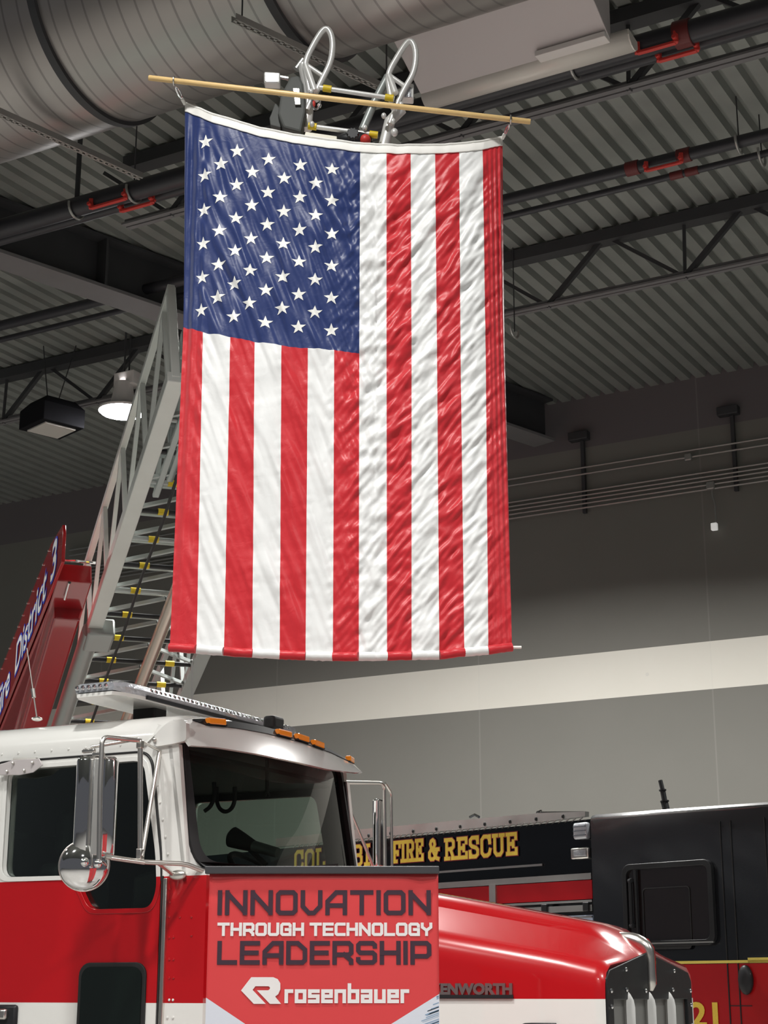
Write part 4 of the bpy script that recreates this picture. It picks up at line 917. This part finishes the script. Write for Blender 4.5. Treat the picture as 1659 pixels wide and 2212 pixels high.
# hood ornament: winged chrome bar running down the nose
mb = MB(); OC = HC-.045; pth = [(1.80, 1.835, .004), (1.85, 1.842, .018), (1.91, 1.832, .029), (1.96, 1.815, .033), (2.0, 1.785, .030), (2.008, 1.74, .022), (2.008, 1.69, .022), (2.008, 1.63, .026), (2.004, 1.60, .012)]
mb.tube(smooth_path([V((f, OC, z)) for f, z, r in pth], 1), [.004]+[lerp(pth[i//2][2], pth[min(8, i//2+1)][2], .25+.5*(i % 2)) for i in range(16)]+[.012], 20); orn = mb.build('hood_ornament', 'chromesoft', truck, smooth=60)
mb = MB(); mb.tube([V((f, OC+.015, z)) for f, z in ((1.955, 1.835), (1.985, 1.815), (2.004, 1.78), (2.012, 1.74), (2.012, 1.69), (2.012, 1.63), (2.006, 1.607))], [.006, .020, .024, .019, .017, .018, .008], 16); lab(mb.build('ornament_shield', 'dkred', orn, smooth=20), 'dark red enamel shield')
for s in (HC-.2, HC+.2):
    mb = MB(); mb.tube([V((1.80, s, 1.83)), V((1.83, s*.97+.03, 1.83)), V((1.86, s, 1.81))], .006, 6); mb.build('hood_trim_pin', 'chromesoft', hood)

# near mirror assembly
mc = tl3(207, 1743, -.35); H2 = .235; W2 = .098
vd = (TMi.to_3x3() @ (EYE-TM @ mc)); vd.z = 0; vd.normalize(); vx = V((vd.y, -vd.x, 0)); vx = -vx if vx.x < 0 else vx
cs = [(-1, -.045), (-.97, -.005), (-.88, .012), (-.62, .024), (-.38, .028), (-.36, .016), (-.16, .012), (-.14, .024), (.10, .024), (.12, .012), (.34, .016), (.36, .028), (.60, .026), (.88, .012), (.97, -.005), (1, -.045)]
def msec(z, k, kd=1): return [mc+vx*(a*W2*k)+vd*((d if d > 0 else d)*kd)+V((0, 0, z)) for a, d in cs]
mb = MB(); mb.loft([msec(-H2, .80, .2), msec(-H2+.008, .93, .8), msec(-H2+.022, 1), msec(H2-.022, 1), msec(H2-.008, .93, .8), msec(H2, .80, .2)]); mir = mb.build('side_mirror', 'chrome', truck, smooth=42)
mb = MB(); mb.box(mc+vd*.028, (.032, .006, .44), Matrix((vx, vd, V((0, 0, 1)))).transposed()); mb.build('mirror_spine', 'alu', mir, bevel=.002)
rc = tl3(182, 1870, -.36); mb = MB(); secs = []
for i in range(10):
    q = math.pi/2*i/9; secs.append([rc+vd*(.055*math.sin(q))+(vx*math.cos(a)+V((0, 0, 1))*math.sin(a))*max(.0005, .113*math.cos(q)) for a in [2*math.pi*k/40 for k in range(40)]])
mb.loft([[p-vd*.012 for p in secs[0]]]+secs); mb.build('convex_mirror', 'chrome', truck, smooth=60)
mb = MB(); mb.tube([p+vd*.003 for p in secs[0]], .005, 8, closed=True); mb.build('convex_mirror_rim', 'chromesoft', truck)
def tubes(name, paths, m_='chromesoft', par=None):
    for pts, r in paths:
        mb = MB(); mb.tube(fillet([tl3(*p) for p in pts], .035), r, 12); mb.build(name, m_, par or truck, smooth=60)
tubes('mirror_bracket', [([(214, 1862, -.44), (216, 1700, -.44), (221, 1592, -.43), (304, 1600, -.22)], .0115), ([(303, 1600, -.22), (303, 1856, -.22)], .0125), ([(345, 1622, 0), (306, 1850, -.22)], .011),
      ([(303, 1600, -.22), (345, 1622, 0)], .007), ([(196, 1614, -.36), (300, 1596, -.22)], .008), ([(240, 1854, -.36), (312, 1864, -.24)], .009), ([(228, 1850, -.38), (308, 1862, -.22), (400, 1866, -.06), (446, 1884, .02)], .0115), ([(340, 1863, -.16), (376, 1890, -.01)], .010)])
mb = MB(); q = tl3(384, 1890, -.01); mb.ell(q, (.048, .018, .024), n=20); mb.build('bracket_mount', 'chromesoft', truck)
mb = MB(); q = tl3(192, 1622, -.36); mb.box(q, (.07, .02, .018)); mb.box(tl3(213, 1630, -.36), (.05, .04, .02)); mb.box(tl3(303, 1845, -.22), (.028, .03, .05)); mb.box(tl3(303, 1608, -.22), (.028, .03, .04)); mb.build('bracket_clamp', 'chromesoft', truck, bevel=.004)
for px, py in ((183, 1862), (212, 1866)):
    mb = MB(); mb.ell(tl3(px, py, -.45), (.02, .02, .02), n=14); mb.build('mirror_knob', 'chrome', truck)
# far mirror
tubes('mirror_bracket', [([(733, 1690, 1.86), (824, 1691, 2.15), (830, 1700, 2.2), (832, 1885, 2.2)], .0115), ([(832, 1692, 2.2), (845, 1712, 2.3), (847, 1885, 2.3)], .0085), ([(736, 1702, 1.86), (806, 1870, 2.1)], .0095)])
fc = tl3(818, 1800, 2.25); mb = MB(); mb.box(fc, (.04, .10, .40)); mb.build('side_mirror', 'chrome', truck, bevel=.014, seg=3)
# small deflector over the door window
out = [tl(*p, -.05) for p in ((-8, 1656), (0, 1650), (28, 1641), (82, 1638), (90, 1652), (70, 1668), (40, 1674), (-8, 1674))]
plate(out, [], .006, side(-.04), 'window_deflector', 'plenum', dr, bevel=.002)
mb = MB()
for px, py in ((28, 1648), (70, 1647), (15, 1666), (52, 1664)): mb.ell(tl3(px, py, -.05), (.008, .008, .008), n=8)
mb.tube([tl3(30, 1640, -.03), tl3(80, 1640, -.03)], .008, 8); mb.build('deflector_hinge', 'chromesoft', dr)

# light bar on the roof
lb0 = tl3(222, 1507, .02); f0, z0 = -.49, 3.035
mb = MB()
def lbs(s, k=1, kz=1): return [V((f0+a*k, s, z0+z*kz)) for a, z in ((-.155, -.018), (-.165, .008), (-.155, .032), (-.12, .044), (.12, .044), (.155, .032), (.165, .008), (.155, -.018))]
mb.loft([lbs(-.06, .72, .7), lbs(.0, .9), lbs(.12), lbs(1.58), lbs(1.68, .9), lbs(1.74, .7, .7)]); bar = mb.build('light_bar', 'lens', truck, smooth=25)
mb = MB(); mb.loft([[V((f0+a*k, s, z0-.018)) for a in (-.155, .155)]+[V((f0+a*k, s, z0-.036)) for a in (.15, -.15)] for s, k in ((-.06, .7), (0, .9), (.12, 1), (1.58, 1), (1.68, .9), (1.74, .7))]); mb.build('light_bar_base', 'white', bar)
mb = MB(); mb.loft([[V((f0+a*k, s, z0+z)) for a, z in ((.155, -.03), (.168, -.03), (.168, -.012), (.155, -.012))] for s, k in ((.16, 1), (1.58, 1))]); mb.build('light_bar_trim', 'blackplastic', bar)
for i in range(34):
    s = .2+i*1.36/33; mb = MB(); mb.ell((f0+.158, s, z0+.016), (.009, .015, .013), n=10); mb.build('lamp_bead', 'chrome', bar)
for i in range(6):
    mb = MB(); mb.ell((f0-.1+.035*i, -.064, z0+.010), (.013, .018, .013), n=10); mb.build('lamp_bead', 'chrome', bar)
for s in (.42, 1.35):
    mb = MB(); mb.box((f0, s, 2.975), (.14, .12, .09)); mb.build('light_bar_foot', 'rubber', bar, bevel=.015)
mb = MB(); mb.box((-.1, 1.02, 2.985), (.075, .115, .075)); cm = mb.build('roof_camera', 'rubber', truck, bevel=.018, seg=3)
q = tl3(80, 1553, .35); q2 = tl3(58, 1400, .35)
mb = MB(); mb.tube([q, q+(q2-q)*.3], .004, 8); mb.tube([q+(q2-q)*.30, q+(q2-q)*.42], .011, 10); mb.tube([q+(q2-q)*.42, q2], .0028, 6); mb.ell(q, (.03, .03, .012)); mb.build('whip_antenna', 'chromesoft', truck)
q = tl3(415, 1560, 1.5); q2 = tl3(416, 1426, 1.5)
mb = MB(); mb.tube([q, q2], .0035, 8); mb.ell(q2, (.006, .006, .006), n=8); mb.build('whip_antenna', 'chromesoft', truck)
# unseen lower parts that carry the cab
mb = MB(); mb.box((.2, CS, .85), (3.4, .9, .3)); mb.build('chassis', 'rubber', truck, bevel=.02)
mb = MB(); mb.box((-.8, CS, 1.06), (1.8, CW-.1, .1)); mb.build('cab_base', 'rubber', truck)
for f in (1.05, -1.6):
    for s in (.16, CW-.16):
        mb = MB(); mb.tube([V((f, s-.14, .5)), V((f, s-.13, .5)), V((f, s+.13, .5)), V((f, s+.14, .5))], [.44, .5, .5, .44], 40); w_ = mb.build('wheel', 'rubber', truck)
        mb = MB(); mb.cyl((f, s-.15, .5), (f, s+.15, .5), .28, 30); mb.build('rim', 'chromesoft', w_)
mb = MB(); mb.box((-3.25, CS, 1.75), (2.5, 2.0, 1.9)); mb.build('rear_body', 'treadplate', truck, bevel=.03)

# ================================================================== THE ROLL-UP BANNER
BY = 6.1
def bp_(px, py, y=BY): return atY(px, py, y)
bt = thing('roll_up_banner', 'red roll-up banner stand with dark and white lettering before the truck', 'banner', (bp_(696, 2000).x, BY, 0))
x0 = bp_(443.5, 2212).x; x1 = bp_(949.5, 2212).x; zt = bp_(696, 1888).z; zb_ = .12
xa0 = bp_(445.5, 1890).x; xa1 = bp_(947, 1890).x
def wav(x, z): c = (zt-z); return -.006*0-.0008*math.sin((x-x0)*9+z*5)+.008*math.exp(-((x-x1+.06)/.04)**2-((c-.04)/.05)**2)+.006*math.exp(-((x-x0-.03)/.05)**2-((c-.03)/.04)**2)
def bpt(x, z, o=0): return V((x, BY+wav(x, z)-o, z))
zl0 = bp_(443, 2155).z; zr0 = bp_(948, 2147).z; q1 = bp_(530, 2212); q2 = bp_(845, 2212)
sl = (q1.z-zl0)/(q1.x-x0); sr = (q2.z-zr0)/(q2.x-x1)
def bmat(u, v):
    x = lerp(x0, x1, u); z = lerp(zt, zb_, v)
    if z < zl0+sl*(x-x0) or z < zr0+sr*(x-x1): return 1
    return 0
mb = MB(); mb.grid(lambda u, v: bpt(lerp(x0, x1, u), lerp(zt, zb_, v)), 60, 90, None); pr = mb.build('printed_sheet', 'bred', bt, True, smooth=80, solid=.001)
for pts in ([(x0, zl0), (q1.x, q1.z), (lerp(x0, x1, .5), zl0+sl*(x1-x0)*.5), (lerp(x0, x1, .5), zb_), (x0, zb_)], [(x1, zr0), (x1, zb_), (lerp(x0, x1, .5), zb_), (lerp(x0, x1, .5), zr0-sr*(x1-x0)*.5), (q2.x, q2.z)]):
    mb = MB(); mb.add([V((a, BY-.0016, c)) for a, c in pts], [list(range(len(pts)))]); mb.build('pale_corner', 'bpale', pr, True, 0)
random.seed(3)
M['blueline'] = mat('blue_grey_print', (.22, .34, .50), .5)
mb = MB()
for i in range(46):
    za = bp_(948, 2150+random.random()*110).z; L = .03+random.random()*.09
    xa = x1-.002; sl2 = -.35
    while True:
        xb = xa-L
        if za+sl2*(-L) < zr0+sr*(xb-x1)-.004 or L < .01: break
        L *= .7
    h_ = .0012+.002*random.random(); mb.add([V((xa, BY-.0020, za)), V((xa, BY-.0020, za+h_)), V((xa-L, BY-.0020, za+sl2*L*-1*-1+h_)), V((xa-L, BY-.0020, za+sl2*L))], [[0, 1, 2, 3]])
mb.build('blue_streaks', 'blueline', pr, True, 0)
bmap = lambda x, z, l: V((x, BY-.0022-l, z))
def bbox(pxa, pya, pxb, pyb): a = bp_(pxa, pya); b = bp_(pxb, pyb); return a.x, b.x, b.z, a.z
mb = MB(); strokes(mb, 'INNOVATION', *bbox(471, 1923, 931, 1977), .0158, bmap, gap=.36); mb.build('lettering', 'bdark', pr, True, 0)
mb = MB(); strokes(mb, 'THROUGH TECHNOLOGY', *bbox(470, 1993, 934, 2022), .0105, bmap, gap=.38, space=.45); mb.build('lettering', 'bwhite', pr, True, 0)
mb = MB(); strokes(mb, 'LEADERSHIP', *bbox(470, 2032.5, 932, 2084), .0158, bmap, gap=.36); mb.build('lettering', 'bdark', pr, True, 0)
mb = MB(); xa, xb, za, zb2 = bbox(615, 2124, 884, 2167)
strokes(mb, 'rosenbauer', xa, xb, za, zb2, .0126, bmap, gap=.42, h=1.4); mb.build('lettering', 'bwhite', pr, True, 0)
lg = [(86, 330), (178, 211), (375, 211), (415, 228), (438, 265), (438, 320), (420, 362), (392, 385), (445, 450), (345, 450), (228, 328), (330, 328), (343, 318), (346, 306), (340, 296), (330, 292), (215, 292), (190, 325), (308, 450), (200, 450)]
lg = [bp_(500+a/4.1475, 2060+b/4.1475) for a, b in lg]
plate([(p.x, p.z) for p in lg], [], .0004, lambda u, v, w: MW[bt.name].inverted() @ V((u, BY-.0026+w, v)), 'logo', 'bwhite', pr, smooth=0)
mb = MB(); a = bp_(443.5, 1888); b = bp_(948.5, 1871.5); mb.box(((a.x+b.x)/2, BY, (a.z+b.z)/2), (b.x-a.x, .03, b.z-a.z)); lab(mb.build('top_rail', 'charcoal', bt, True, 0, bevel=.003), 'charcoal top rail')
mb = MB(); mb.cyl(((a.x+b.x)/2, BY+.04, .1), ((a.x+b.x)/2, BY+.03, a.z+.01), .012, 12); mb.build('support_pole', 'alu', bt, True)
mb = MB(); mb.box(((a.x+b.x)/2, BY+.02, .065), (b.x-a.x+.04, .16, .11)); mb.build('base_cassette', 'alu', bt, True, bevel=.02)
mb = MB(); mb.box(((a.x+b.x)/2, BY+.02, .006), (.08, .4, .012)); mb.build('foot', 'alu', bt, True)

# ================================================================== THE BLACK AND RED RESCUE TRUCK
RA = math.radians(47.5); Dv = V((math.cos(RA), -math.sin(RA), 0)); Qv = V((math.sin(RA), math.cos(RA), 0))
RO = EYE+ray(1275, 1765)*13.4; RO.z = 0
RM = frame(RO, Dv, Qv, (0, 0, 1)); RMi = RM.inverted()
res = thing('rescue_truck', 'black over red fire rescue truck with gold lettering parked by the wall', 'truck', RM)
def rl(px, py, s=0.0): q = RMi @ atP(px, py, RO+Qv*s, Qv); return q.x, q.z
def r3(px, py, s=0.0): q = rl(px, py, s); return V((q[0], s, q[1]))
BS = .15
rmap = lambda s: (lambda u, v, w: V((u, s+w, v)))
# cab
def csec(x, top, r=.16): return [V((x, 0, .5)), V((x, 0, top-.05)), V((x, .006, top-.025)), V((x, .025, top-.006)), V((x, .06, top)), V((x, .3, top+.01)), V((x, 1.2, top+.05)), V((x, 2.1, top+.015)), V((x, 2.4, top-.1)), V((x, 2.4, .5))]
mb = MB(); mb.loft([csec(0, 2.96, .1), csec(.04, 2.965, .1), csec(.7, 2.955), csec(1.7, 2.935), csec(2.9, 2.9), csec(3.0, 2.8)]); rcab = mb.build('cab', 'rescue', res, smooth=30)
plate(rr(.335, 1.925, 1.19, 2.545, .07), [rr(.375, 1.965, 1.15, 2.505, .05)], .04, rmap(-.02), 'window_frame', 'blackplastic', rcab, bevel=.008)
mb = MB(); mb.box((.77, -.012, 2.235), (.80, .01, .56)); mb.build('window_glass', mat('dark_tinted_glass', (.014, .010, .010), .08, coat=1), rcab)
plate(rr(.52, 1.95, .97, 2.36, .03), [rr(.525, 1.90, .965, 2.353, .03)], .006, rmap(-.022), 'sliding_pane_edge', 'darkint', rcab)
mb = MB(); mb.tube([V((.47, -.04, 1.95)), V((.47, -.04, 2.50))], .012, 10); mb.build('window_bar', 'blackplastic', rcab)
mb = MB(); mb.tube([V((.42, -.045, 2.08)), V((.42, -.045, 2.42))], .014, 10); mb.tube([V((.40, -.03, 2.42)), V((.44, -.05, 2.42))], .018, 8); mb.tube([V((.40, -.03, 2.08)), V((.44, -.05, 2.08))], .018, 8); mb.build('grab_bar', 'blackplastic', rcab)
mb = MB(); mb.box((.78, -.035, 1.945), (.80, .018, .012)); lab(mb.build('window_sill_trim', 'chromesoft', rcab), 'bright sill line')
for x in (1.265, 1.36, 1.66):
    mb = MB(); mb.box((x, -.003, 1.72), (.008, .008, 2.2 if x > 1.3 else 2.2)); mb.build('door_seam', 'rubber', rcab)
mb = MB(); mb.ell((1.43, -.02, 1.675), (.062, .04, .105), n=20); mb.build('door_handle', 'blackplastic', rcab)
mb = MB(); mb.box((1.06, -.006, 1.803), (2.1, .006, .02)); mb.box((1.9, -.006, 1.812), (.9, .006, .035)); lab(mb.build('gold_stripe', 'yellowband', rcab), 'gold stripe between black and red')
mb = MB(); mb.box((1.36, -.004, 1.495), (.2, .004, .006)); mb.build('panel_line', 'rubber', rcab)
a = rl(1462, 2212); b = rl(1550, 2168)
text('21', lambda u, v, w: V((lerp(.905, 1.16, u), -.008, lerp(1.34, 1.52, v))), 'unit_number', 'goldtext', rcab, off=.03, ext=.001)
mb = MB(); q = r3(1440, 1752, .5); mb.tube([q, q+V((-.02, 0, .08))], .03, 12); mb.tube([q+V((-.015, 0, .08)), q+V((-.03, 0, .17))], .022, 12); mb.tube([q+V((-.03, 0, .17)), q+V((-.05, 0, .25))], .018, 12); mb.tube([q+V((-.015, 0, .075)), q+V((-.016, 0, .085))], .036, 12); mb.tube([q+V((-.03, 0, .165)), q+V((-.031, 0, .175))], .03, 12); mb.build('roof_antenna', 'blackplastic', res)
# body behind the cab
mb = MB(); mb.box((-3.52, BS+1.15, 1.9), (6.96, 2.2, 2.0)); rb = mb.build('body', 'rescue', res, smooth=0)
plate([(-7, 2.52), (-.04, 2.52), (-.04, 2.945), (-7, 2.945)], [], .03, rmap(BS+.02), 'upper_panel', 'black', res)
# treadplate rail along the roof edge
plate([rl(600, 1812, BS), rl(770, 1793, BS), rl(1165, 1757, BS), rl(1268, 1753, BS+.0), rl(1268, 1764, BS), rl(1165, 1777, BS), rl(770, 1813, BS), rl(600, 1830, BS)], [], .05, rmap(BS), 'roof_rail', 'alu', res, smooth=0)
mb = MB()
for i in range(52):
    x = -3.9+i*.072; z = 2.948; mb.beam(V((x, BS-.027, z-.008)), V((x+.04, BS-.027, z+.012)), .008, .008)
lab(mb.build('treadplate_edge', 'chromesoft', res, smooth=0), 'patterned metal edge strip')
for i in range(11):
    mb = MB(); mb.ell((-3.4+i*.3, BS-.03, 2.985), (.012, .01, .018), n=10); mb.build('rail_hole', 'rubber', res)
mb = MB(); a = r3(1163, 1759, BS+.05); b = r3(1262, 1757, BS+.05); mb.tube([a, a+V((.03, 0, 0)), a+V((.031, 0, 0)), b], [.032, .036, .022, .018], 12); mb.build('roof_tube', 'chrome', res)
mb = MB(); mb.tube([r3(1015, 1765, .3), r3(1025, 1760, .3), r3(1035, 1765, .3)], .012, 8); mb.build('roof_loop', 'chrome', res)
# gold lettering in slab serif, dark red edge behind
def rword(s_, xa, xb, ya0, yb0, ya1, yb1, w=.033, gap=.26):
    """word between pixel columns xa..xb of the survey; top/bottom at both ends"""
    A = r3(xa, yb0, BS); B = r3(xb, yb1, BS); C_ = r3(xa, ya0, BS); D_ = r3(xb, ya1, BS); L = B.x-A.x; H = ((C_.z-A.z)+(D_.z-B.z))/2; z0_ = (A.z+B.z)/2
    for dw, mt, o in ((.013, 'darkredtext', .006), (0, 'goldtext', .009)):
        mb = MB(); strokes(mb, s_, A.x-dw/2, A.x+L+dw/2, z0_-dw/2, z0_+H+dw/2, w+dw, lambda x, z, l: V((x, BS-o-l*.4, z)), font=GS, gap=gap, lift=0); mb.build('lettering' if not dw else 'lettering_edge', mt, rb, smooth=0)
rword('COLUMBIA', 636, 829, 1835, 1882, 1822, 1869)
rword('FIRE', 849, 917, 1816, 1865, 1812, 1861); rword('&', 926, 951, 1812, 1861, 1809, 1859); rword('RESCUE', 961, 1120, 1808, 1858, 1800, 1849)
# trims, lights, compartment
mb = MB(); a = rl(950, 1883, BS); b = rl(1173, 1868, BS); mb.beam(V((-3.6, BS-.006, b[1])), V((b[0], BS-.006, b[1])), .012, .018); lab(mb.build('drip_rail', 'chromesoft', res), 'thin bright drip rail')
za, zb3 = 2.515, 2.465
mb = MB(); mb.box((-3.4, BS-.005, 2.49), (6.55, .03, .05)); lab(mb.build('shutter_header', 'alu', res), 'pale aluminium header bar')
mb = MB(); mb.box((-3.4, BS-.002, 2.385), (6.55, .02, .15)); mb.build('shutter_panel', 'red', res)
q = rl(1068, 1930, BS); mb = MB(); mb.box((q[0], BS-.012, 1.95), (.075, .03, 1.04)); mb.build('shutter_post', 'alu', res)
mb = MB(); mb.box((-.68, BS-.004, 2.295), (1.1, .02, .018)); mb.box((-.68, BS-.006, 2.24), (1.1, .02, .05)); mb.build('roll_door_bar', 'alu', res)
for px in (1180, 1270):
    mb = MB(); q = rl(px, 1950, BS); mb.box((q[0], BS-.02, 2.25), (.06, .03, .07)); mb.build('bar_catch', 'blackplastic', res, bevel=.006)
mb = MB(); mb.box((-.68, BS-.002, 1.95), (1.1, .016, .47)); cp = mb.build('compartment_panel', mat('pale_blue_enamel', (.50, .58, .74), .3, .1, coat=.5), res)
for z in (2.17, 2.10, 2.0):
    mb = MB(); mb.box((-.68, BS-.014, z), (1.1, .016, .012)); mb.build('shelf_edge', 'chromesoft', cp)
mb = MB(); q = r3(1258, 1796, BS); mb.box((q.x+.02, BS-.03, q.z), (.15, .06, .135)); sl_ = mb.build('scene_light', 'lens', res, bevel=.02, seg=3)
for dz in (-.035, 0, .035):
    mb = MB(); mb.box((q.x+.02, BS-.062, q.z+dz), (.13, .008, .008)); mb.build('light_rib', 'chrome', sl_)
mb = MB(); q = r3(1254, 1844, BS); mb.box((q.x+.02, BS-.02, q.z), (.19, .04, .09)); wl = mb.build('warning_light', 'chromesoft', res, bevel=.012)
mb = MB(); mb.box((q.x+.03, BS-.043, q.z), (.13, .006, .045)); mb.build('light_lens', 'lens', wl, bevel=.004)
for f, sx_ in ((1.9, 0), (-4, 0)):
    for s in (.25, 2.15):
        mb = MB(); mb.tube([V((f, s-.16, .52)), V((f, s-.15, .52)), V((f, s+.15, .52)), V((f, s+.16, .52))], [.46, .52, .52, .46], 36); mb.build('wheel', 'rubber', res)
mb = MB(); mb.box((-2, 1.2, .62), (9.5, 1.0, .3)); mb.build('chassis', 'rubber', res)
# the truck body the aerial ladder rests on (stands behind, below the view's edge)
lb_ = LM @ lp(.47, -4.0, -.25)
mb = MB(); c = lb_; mb.cyl((c.x, c.y, 0), (c.x, c.y, c.z-.05), .45, 32); ob = mb.build('turntable_pedestal', 'dkred', lad, True)
